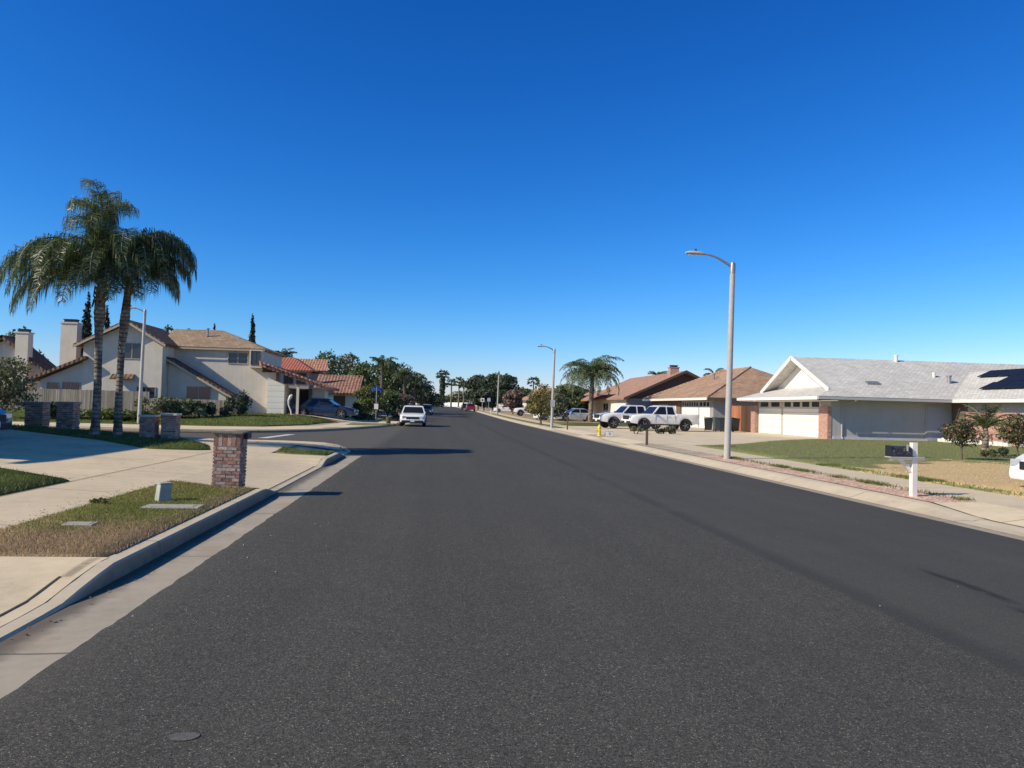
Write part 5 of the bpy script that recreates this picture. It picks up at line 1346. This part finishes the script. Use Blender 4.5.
MB().box(-.20, -.17, -.112, -.10, .83, .95).build('flag', M['greyframe'], bx_, world=False)
mottle = NT('worn_mailbox_picture'); q = mottle.coord()
mottle.fin(mottle.ramp(mottle.noise(q, 22, 3), [(.38, (.012, .014, .025)), (.56, (.03, .03, .045)), (.62, (.24, .17, .17)), (.7, (.07, .06, .075))]), .5)
MB().box(-.45, -.12, -.1015, -.0955, .745, .88).build('side_panel', mottle.m, bx_, world=False)
def post_box(label, loc, h):
    t = thing('mailbox', label, 'mailbox', loc, 0, 'small dark mailboxes on the right verge')
    MB().box(-.045, .045, -.045, .045, -.2, h-.16).build('post', M['wood'], t, world=False)
    MB().box(-.32, .12, -.08, .08, h-.158, h).build('box', M['black'], t, world=False, bevel=.04); return t
post_box('small dark mailbox on a brown post in front of the nearer pickup truck', (8.82, 31.3, .15), .86)
post_box('dark mailbox on a post beside the second street lamp', (9.1, 52.5, .15), 1.15)
hy = thing('fire_hydrant', 'yellow fire hydrant on the right verge', 'hydrant', (8.8, 40.6, .15))
MB().lathe([(.13, -.1), (.13, .03), (.09, .05), (.085, .40), (.115, .42), (.115, .46), (.09, .52), (.05, .58), (.03, .62), (.001, .63)], 14).build('barrel', M['yellow'], hy, 40, world=False)
for s in (-1, 1): MB().tube([(0, s*.06, .33), (0, s*.17, .33)], .05, 10).build('outlet', M['yellow'], hy, 40, world=False)
MB().tube([(-.06, 0, .30), (-.18, 0, .30)], .065, 10).build('outlet', M['yellow'], hy, 40, world=False)
wb = thing('utility_box', 'low white utility box beside the yellow hydrant', 'utility box', (9.35, 40.7, .15))
MB().box(-.2, .2, -.18, .18, -.05, .27).build('housing', M['white'], wb, world=False, bevel=.02)
MB().box(-.215, .215, -.195, .195, .272, .31).build('lid', M['white'], wb, world=False, bevel=.01)
MB().box(-.06, .06, -.19, -.178, .08, .2).build('plate', M['greyframe'], wb, world=False)
GB = 'wheeled bins beside the brown roofed house'
def bin_(label, loc, lid, body, rz=0):
    t = thing('wheelie_bin', label, 'bin', loc, rz, GB)
    MB().add([(-.24,-.26,.06),(.24,-.26,.06),(.24,.26,.06),(-.24,.26,.06),(-.29,-.33,.98),(.29,-.33,.98),(.29,.33,.98),(-.29,.33,.98)], [(0,3,2,1),(4,5,6,7),(0,1,5,4),(1,2,6,5),(2,3,7,6),(3,0,4,7)]).build('body', body, t, world=False, bevel=.02)
    MB().slab([(-.33,-.36,.99),(.33,-.36,.99),(.33,.36,1.08),(-.33,.36,1.08)], .05).build('lid', lid, t, world=False, bevel=.015)
    for s in (-1, 1): MB().lathe([(.1, -.03), (.1, .03)], 12, (s*.27, .25, .1), 'y').build('wheel', M['rubber'], t, world=False)
    return t
bin_('black wheeled bin, leftmost by the white garage door', (20.75, 56.6, .17), M['black'], M['black'], R(70))
bin_('dark wheeled bin with teal lid, between the two black bins', (21.0, 55.3, .17), M['green'], plain('grey_bin', (.07, .085, .09), .6, .15), R(85))
bin_('dark bin with teal lid seen just left of the nearest lamp pole', (21.3, 54.5, .17), M['green'], M['black'], R(95))
bin_('black wheeled bin right of the nearest lamp pole, before the stained fence', (22.3, 55.4, .17), M['black'], M['black'], R(100))
for i, (px, Y, hh, ww, mt, lab) in enumerate([(636, 45.5, .55, 1.1, 'leafO', 'spiky grey shrub by the front wheel of the nearer pickup'), (660, 46.5, .4, .7, 'leafD', 'small dark shrub below the middle of the nearer pickup'), (672, 46.5, .62, 1.2, 'leafO', 'grey green shrub below the rear wheel of the nearer pickup')]):
    x, Y, z = place(px, Y, z_right); shrub('shrub', lab, (x, Y, z), hh, ww, mt, 700, .06, 90+i, 'low shrubs in front of the pickup trucks')
sg2 = thing('street_sign', 'far white square sign on a post at the right kerb', 'sign', (8.9, 150, zr(150)+.13))
MB().tube([(0,0,-.2), (0,0,2.6)], .05, 8).build('post', M['greyframe'], sg2, world=False); MB().box(-.38, .38, -.06, -.05, 1.9, 2.65).build('plate', M['white'], sg2, world=False); MB().box(-.15, .15, -.075, -.062, 2.1, 2.42).build('dark_mark', M['black'], sg2, world=False)
sg3 = thing('street_sign', 'far pale blue sign on a post left of the pale pole', 'sign', (10.3, 152, zr(152)+.15))
MB().tube([(0,0,-.2), (0,0,2.7)], .05, 8).build('post', M['metal'], sg3, world=False); MB().box(-.32, .32, -.06, -.05, 2.0, 2.7).build('plate', plain('pale_blue_plate', (.45, .5, .62), .5, .05), sg3, world=False)
upole = thing('utility_pole', 'tall pale pole by the right kerb before the big dark trees', 'pole', (9.35, 118, z_right(9.35, 118)))
MB().tube([(0,0,-.3), (.05,0,3), (.1,0,6.3)], [.13, .115, .10], 10).build('shaft', M['lampconc'], upole, 40, world=False); MB().lathe([(.12, 6.24), (.14, 6.5), (.001, 6.9)], 10, (.1, 0, 0)).build('cap', M['olive'], upole, world=False)
bl = thing('bollard', 'short pale post with reddish top at the far right verge', 'bollard', (9.0, 126, z_right(9, 126)))
MB().lathe([(.11, -.1), (.11, .6), (.001, .62)], 10).build('shaft', M['offwhite'], bl, world=False); MB().lathe([(.115, .62), (.115, .85), (.001, .87)], 10).build('top', M['cpink'], bl, world=False)

# ---- palm on the right lawn
fp = [(a, e, l, d+R(22)) for a, e, l, d in many_fronds(46, 4.4, 5)]
feather_palm('bushy feather palm on the right lawn behind the white pickup trucks', (16.75, 82, z_right(16.7, 82)), [(0,0,-.1,.30), (0,0,1.2,.24), (.05,0,2.8,.24), (.1,0,3.6,.26), (.1,0,4.9,.15)], fp, None, True, 'frond', .034, 50, .78, 91, 6, .64)

# ---- grey house on the right
hg = thing('house', 'single storey blue grey house with pale shingle roof, white garage doors and solar panels', 'house', (27, 46, .15))
wallbox('wall', M['bluegrey'], hg, (23.76, 31.6, 44.0, 54.4, -.2, 2.62))
wallbox('wall', M['bluegrey'], hg, (31.605, 42, 33, 54.4, -.2, 2.62))
garage(hg, 'x', 23.76, -1, 45.15, 50.25, .17, 2.52, 4, 1.98); garage(hg, 'x', 23.76, -1, 50.6, 54.2, .17, 2.52, 2, 1.98)
pb = MB(); pb.box(23.55, 23.8, 43.97, 45.06, -.1, 2.1); pb.build('brick_pier', M['brickR'], hg)
MB().box(23.5, 23.85, 54.45, 55.15, -.1, 2.15).build('brick_pier', M['brickR'], hg)
S = .455
def zs(y): return 2.74+S*(y-43.0)                                  # the slope toward the camera
yr = 49.0; zt = zs(yr); xv = 30.9
zw = lambda x: 2.745+S*(x-xv)                                        # the wing's slope toward the street
xw = 35.2                                                            # the wing's ridge
roofpart(hg, M['shingleG'], [[(22.45, 43.0, 2.74), (xv, 43.0, 2.74), (xw, 43.0+xw-xv, zs(43.0+xw-xv)), (42, 43.0+xw-xv, zs(43.0+xw-xv)), (42, yr, zt), (23.65, yr, zt), (23.65, 43.95, zs(43.95))], [(23.65, yr, zt), (42, yr, zt), (42, 55.1, 2.54), (23.65, 55.1, 2.54)]], .13)
roofpart(hg, M['shingleG'], [[(xv, 32.4, 2.745), (xw, 32.4, zw(xw)), (xw, 43.0+xw-xv, zw(xw)), (xv, 43.0, 2.745)], [(xw, 47.3, zw(xw)), (xw, 32.4, zw(xw)), (39.5, 32.4, 2.75), (39.5, 47.3, 2.75)]], .13)
roofpart(hg, M['shingleG'], [[(22.45, 55.1, 2.72), (22.45, 43.01, 2.72), (24.6, 44.55, 3.44), (24.6, 53.2, 3.44)]], .12, 'skirt_roof')
gwl = MB(); gwl.add([(24.5, 44.9, 3.3), (24.5, 53.2, 3.3), (24.5, yr, zt-.2), (24.65, 44.9, 3.3), (24.65, 53.2, 3.3), (24.65, yr, zt-.2)], [(0,2,1), (3,4,5), (0,1,4,3), (1,2,5,4), (2,0,3,5)])
gwl.build('gable_wall', M['white'], hg)
fs_ = MB()
for (a, b) in (((23.63, 44.0, zs(44.0)+.04), (23.63, yr, zt+.04)), ((23.63, 53.7, zt-.487*(53.7-yr)+.03), (23.63, yr, zt+.04))):
    a, b = Vector(a), Vector(b); d = b-a; ang = math.atan2(d.z, d.y); fs_.obox((a+b)/2+Vector((-.02, 0, -.10)), .03, d.length/2, .13, Matrix.Rotation(ang, 3, 'X'))
fs_.build('rake_board', M['white'], hg)
MB().box(22.36, 22.42, 43.0, 55.1, 2.52, 2.71).build('fascia', M['white'], hg)
MB().box(22.42, xv, 42.89, 42.98, 2.55, 2.70).build('gutter', M['greyframe'], hg)
MB().box(xv-.09, xv, 32.4, 42.87, 2.55, 2.72).build('gutter', M['white'], hg)
MB().box(22.5, 23.74, 43.1, 55.0, 2.46, 2.5).build('soffit', M['white'], hg)
dr = MB().box(29.95, 30.95, 43.93, 43.99, .2, 2.25).build('side_door', plain('grey_door', (.36, .39, .44), .6, .05), hg)
fr_ = MB(); fr_.box(29.85, 29.945, 43.95, 43.995, .2, 2.33); fr_.box(30.955, 31.05, 43.95, 43.995, .2, 2.33); fr_.box(29.945, 30.955, 43.95, 43.995, 2.253, 2.33); fr_.build('door_frame', M['bluegrey'], hg)
MB().obox((30.85, 43.9, 1.15), .03, .03, .03).build('handle', M['metal'], dr)
ba = MB(); ba.box(23.9, 31.5, 43.94, 44.0, -.1, .32); ba.build('base_course', plain('base_course_paint', (.52, .53, .54), .8, .1), hg)
dp = MB(); dp.tube([(24.9, 42.95, 2.55), (24.75, 43.5, 2.4), (24.45, 43.93, 2.2), (24.45, 43.93, .3), (24.45, 43.75, .2)], .045, 8); dp.build('downpipe', M['bluegrey'], hg, 40)
wallbox('brick_facing', M['brickR'], hg, (31.5, 31.6, 38.5, 42.6, -.1, 2.0)); wallbox('entry_recess', M['darkwall'], hg, (31.53, 31.604, 42.62, 43.92, .1, 2.5))
window(hg, 'x', 31.6, -1, 35, 38, 1.0, 2.2)
for nm, px, py, w_, hgt in [('roof_vent', 896, 361.5, .11, .45), ('roof_vent', 934, 377, .09, .3), ('roof_vent', 949, 383, .13, .5)]:
    Y = 46.2
    for _ in range(30):
        p = at(px, py, Y); Y = 43.0+(p.z-2.74)/S
        Y = max(43.1, min(48.8, Y))
    v = MB(); v.lathe([(w_, -.1), (w_, hgt-.12), (w_*1.3, hgt-.1), (w_*1.3, hgt-.02), (.001, hgt)], 10, p); o = v.build(nm, M['white'] if px < 940 else M['metal'], hg, 40)
p = Vector((27.0, 44.95, zs(44.95))); rot = Matrix.Rotation(math.atan(S), 3, 'X')
MB().obox(p+Vector((0, 0, .06)), .42, .18, .05, rot).build('flat_vent', M['metal'], hg)
sol = MB(); rot = Matrix.Rotation(-math.atan(S), 3, 'Y')
u = Vector((math.cos(math.atan(S)), 0, math.sin(math.atan(S)))); nrm = Vector((-u.z, 0, u.x))
for r_, (s0, y1, n) in enumerate([(1.35, 42.3, 6), (2.4, 42.0, 6), (3.45, 45.0, 7)]):
    for i in range(n):
        c = Vector((xv, y1-1.68*i-.83, 2.745))+u*(s0+.5)+nrm*.12
        sol.obox(c, .50, .82, .02, rot)
sol.build('solar_panels', M['solar'], hg)
# fence beside the grey house
wf = thing('wood_fence', 'reddish stained board fence between the brown roofed house and the brick pier', 'fence', (24, 58, .15))
board_fence(wf, 23.9, 60.6, 23.9, 57.95, .1, 2.05, M['woodred'], .16); 
wf2 = thing('wood_gate', 'dark weathered board gate beside the brick pier of the grey house', 'gate', (24, 56.6, .15))
board_fence(wf2, 23.9, 57.9, 23.9, 55.2, .1, 2.05, M['wooddark'], .16)
# yard plants
GY = 'small garden trees before the grey house'
broadleaf('garden_tree', 'small round rose tree with reddish blooms on the right lawn', (18.4, 25.1, .15), 1.5, 1.45, 'leafW', 2600, .042, .03, 9, 301, group=GY, bottom=.3)
broadleaf('garden_tree', 'flowering bush tree with pale blooms at the right edge of the lawn', (20.35, 24.9, .15), 1.72, 1.7, 'leafW', 3200, .042, .03, 10, 302, group=GY, bottom=.28)
feather_palm('small dwarf palm between the two garden trees on the right lawn', (21.2, 27.6, .15), [(0,0,-.1,.13), (0,0,.3,.12), (.03,0,.8,.11), (.03,0,1.1,.06)], [(2*math.pi*i*.382, R(random.Random(i).uniform(25, 82)), 1.3*random.Random(i+9).uniform(.85, 1.1), R(random.Random(i+5).uniform(50, 85))) for i in range(22)], None, False, 'frond', .012, 34, .26, 95, 3, .25)
shrub('shrub', 'dark low shrub right of the dwarf palm trunk', (21.3, 26.8, .15), .5, .7, 'leafD', 700, .035, 303)
shrub('shrub', 'yellowish tuft at the foot of the dwarf palm', (20.6, 26.8, .15), .35, .5, 'leafL', 400, .03, 304)
eb = thing('planter_edging', 'low white edging in front of the brick part of the grey house', 'edging', (31, 40, .15))
ebm = MB()
for i in range(16): ebm.box(30.4, 30.62, 37.9+i*.36, 38.22+i*.36, .1, .36+.03*(i % 3))
ebm.build('blocks', M['white'], eb)

# ---- brown roofed house
hb = thing('house', 'single storey house with brown hip roof and white garage doors behind the pickups', 'house', (30, 74, .15))
wallbox('wall', M['greywall'], hb, (24.3, 36, 65.1, 84.4, -.2, 2.7))
ey0, ey1, ex0, ex1 = 64.3, 85.2, 23.45, 36.9; zE = 2.9; d_ = (ex1-ex0)/2; zR = zE+d_*.47
cs = [(ex0, ey1, zE), (ex0, ey0, zE), (ex1, ey0, zE), (ex1, ey1, zE)]; r0 = (ex0+d_, ey0+d_, zR); r1 = (ex0+d_, ey1-d_, zR)
roofpart(hb, M['shingleB'], [[cs[0], cs[1], r0, r1], [cs[1], cs[2], r0], [cs[2], cs[3], r1, r0], [cs[3], cs[0], r1]], .12)
MB().box(23.36, 23.42, 64.3, 85.2, 2.66, 2.88).build('fascia', M['white'], hb); MB().box(23.42, 36.9, 64.22, 64.28, 2.66, 2.88).build('fascia', M['browntrim'], hb)
garage(hb, 'x', 24.3, -1, 65.9, 68.6, .15, 2.6, 3, 2.0, M['white']); garage(hb, 'x', 24.3, -1, 68.9, 73.6, .15, 2.6, 7, 2.0, M['white'])
wallbox('entry_recess', M['darkwall'], hb, (24.2, 24.29, 74, 84.2, .1, 2.6))
window(hb, 'x', 24.2, -1, 78, 81, 1.0, 2.2); MB().box(24.14, 24.195, 75.2, 76.3, .15, 2.2).build('front_door', M['offwhite'], hb)
rid = MB().tube([(r0[0], r0[1], zR+.02), (r1[0], r1[1], zR+.02)], .07, 6); rid.tube([(cs[1][0], cs[1][1], zE+.03), (r0[0], r0[1], zR+.03)], .07, 6); rid.tube([(cs[0][0], cs[0][1], zE+.03), (r1[0], r1[1], zR+.03)], .07, 6); rid.build('ridge_caps', M['shingleB'], hb)
MB().lathe([(.1, 0), (.1, .5), (.16, .52), (.16, .6), (.001, .62)], 8, (27.6, 74, 4.9)).build('roof_vent', M['metal'], hb)

# ---- gabled house farther along
h4 = thing('house', 'house with long faded red roof, dark gable and brick chimney beyond the brown roof', 'house', (28, 98, .3))
wallbox('wall', M['white'], h4, (22.6, 36, 89, 113, 0, 3.0))
gwall(h4, M['darkwall'], [(22.6, 3.0), (36, 3.0), (29.3, 6.2)], 88.9, 89.2, 'gable')  # shade of this end put into a dark wall colour
gable_y('roof', h4, M['shingleO'], ((21.9, 3.0), (29.3, 6.45), (36.7, 3.0)), 87.6, 114)
gwall(h4, M['browntrim'], [(21.8, 2.75), (22.2, 2.95), (29.3, 6.2), (36.4, 2.95), (36.8, 2.75), (36.8, 3.05), (29.3, 6.5), (21.8, 3.05)], 87.5, 87.58, 'rake_board')
gwall(h4, M['greywall'], [(22.4, .2), (29, .2), (29, 2.9), (22.4, 2.9)], 88.6, 88.88, 'wall')  # grey panel over the white end wall, its shade put into the colour
chimney(h4, 28.2, 29.3, 90.3, 91.2, 5.2, 6.9, M['brickR'])
garage(h4, 'x', 22.6, -1, 90, 95.5, .3, 2.6, 0, 2.55, M['white']); window(h4, 'x', 22.6, -1, 99, 102, 1.2, 2.4)
roofpart(h4, M['shingleO'], [[(19.3, 113, 2.75), (19.3, 97, 2.75), (22.5, 97, 4.2), (22.5, 113, 4.2)]], .14)
h5 = thing('house', 'far house with faded red roof behind the reddish bush', 'house', (20, 136, .5))
wallbox('wall', M['offwhite'], h5, (16, 26, 130, 142, .2, 3.0))
roofpart(h5, M['shingleO'], [[(15.3, 129.2, 2.9), (26.7, 129.2, 2.9), (23, 135, 5.2), (19, 135, 5.2)], [(15.3, 143, 2.9), (15.3, 129.2, 2.9), (19, 135, 5.2), (19, 138, 5.2)], [(26.7, 143, 2.9), (15.3, 143, 2.9), (19, 138, 5.2), (23, 138, 5.2)]])
window(h5, 'x', 16, -1, 133, 135, 1.2, 2.4)
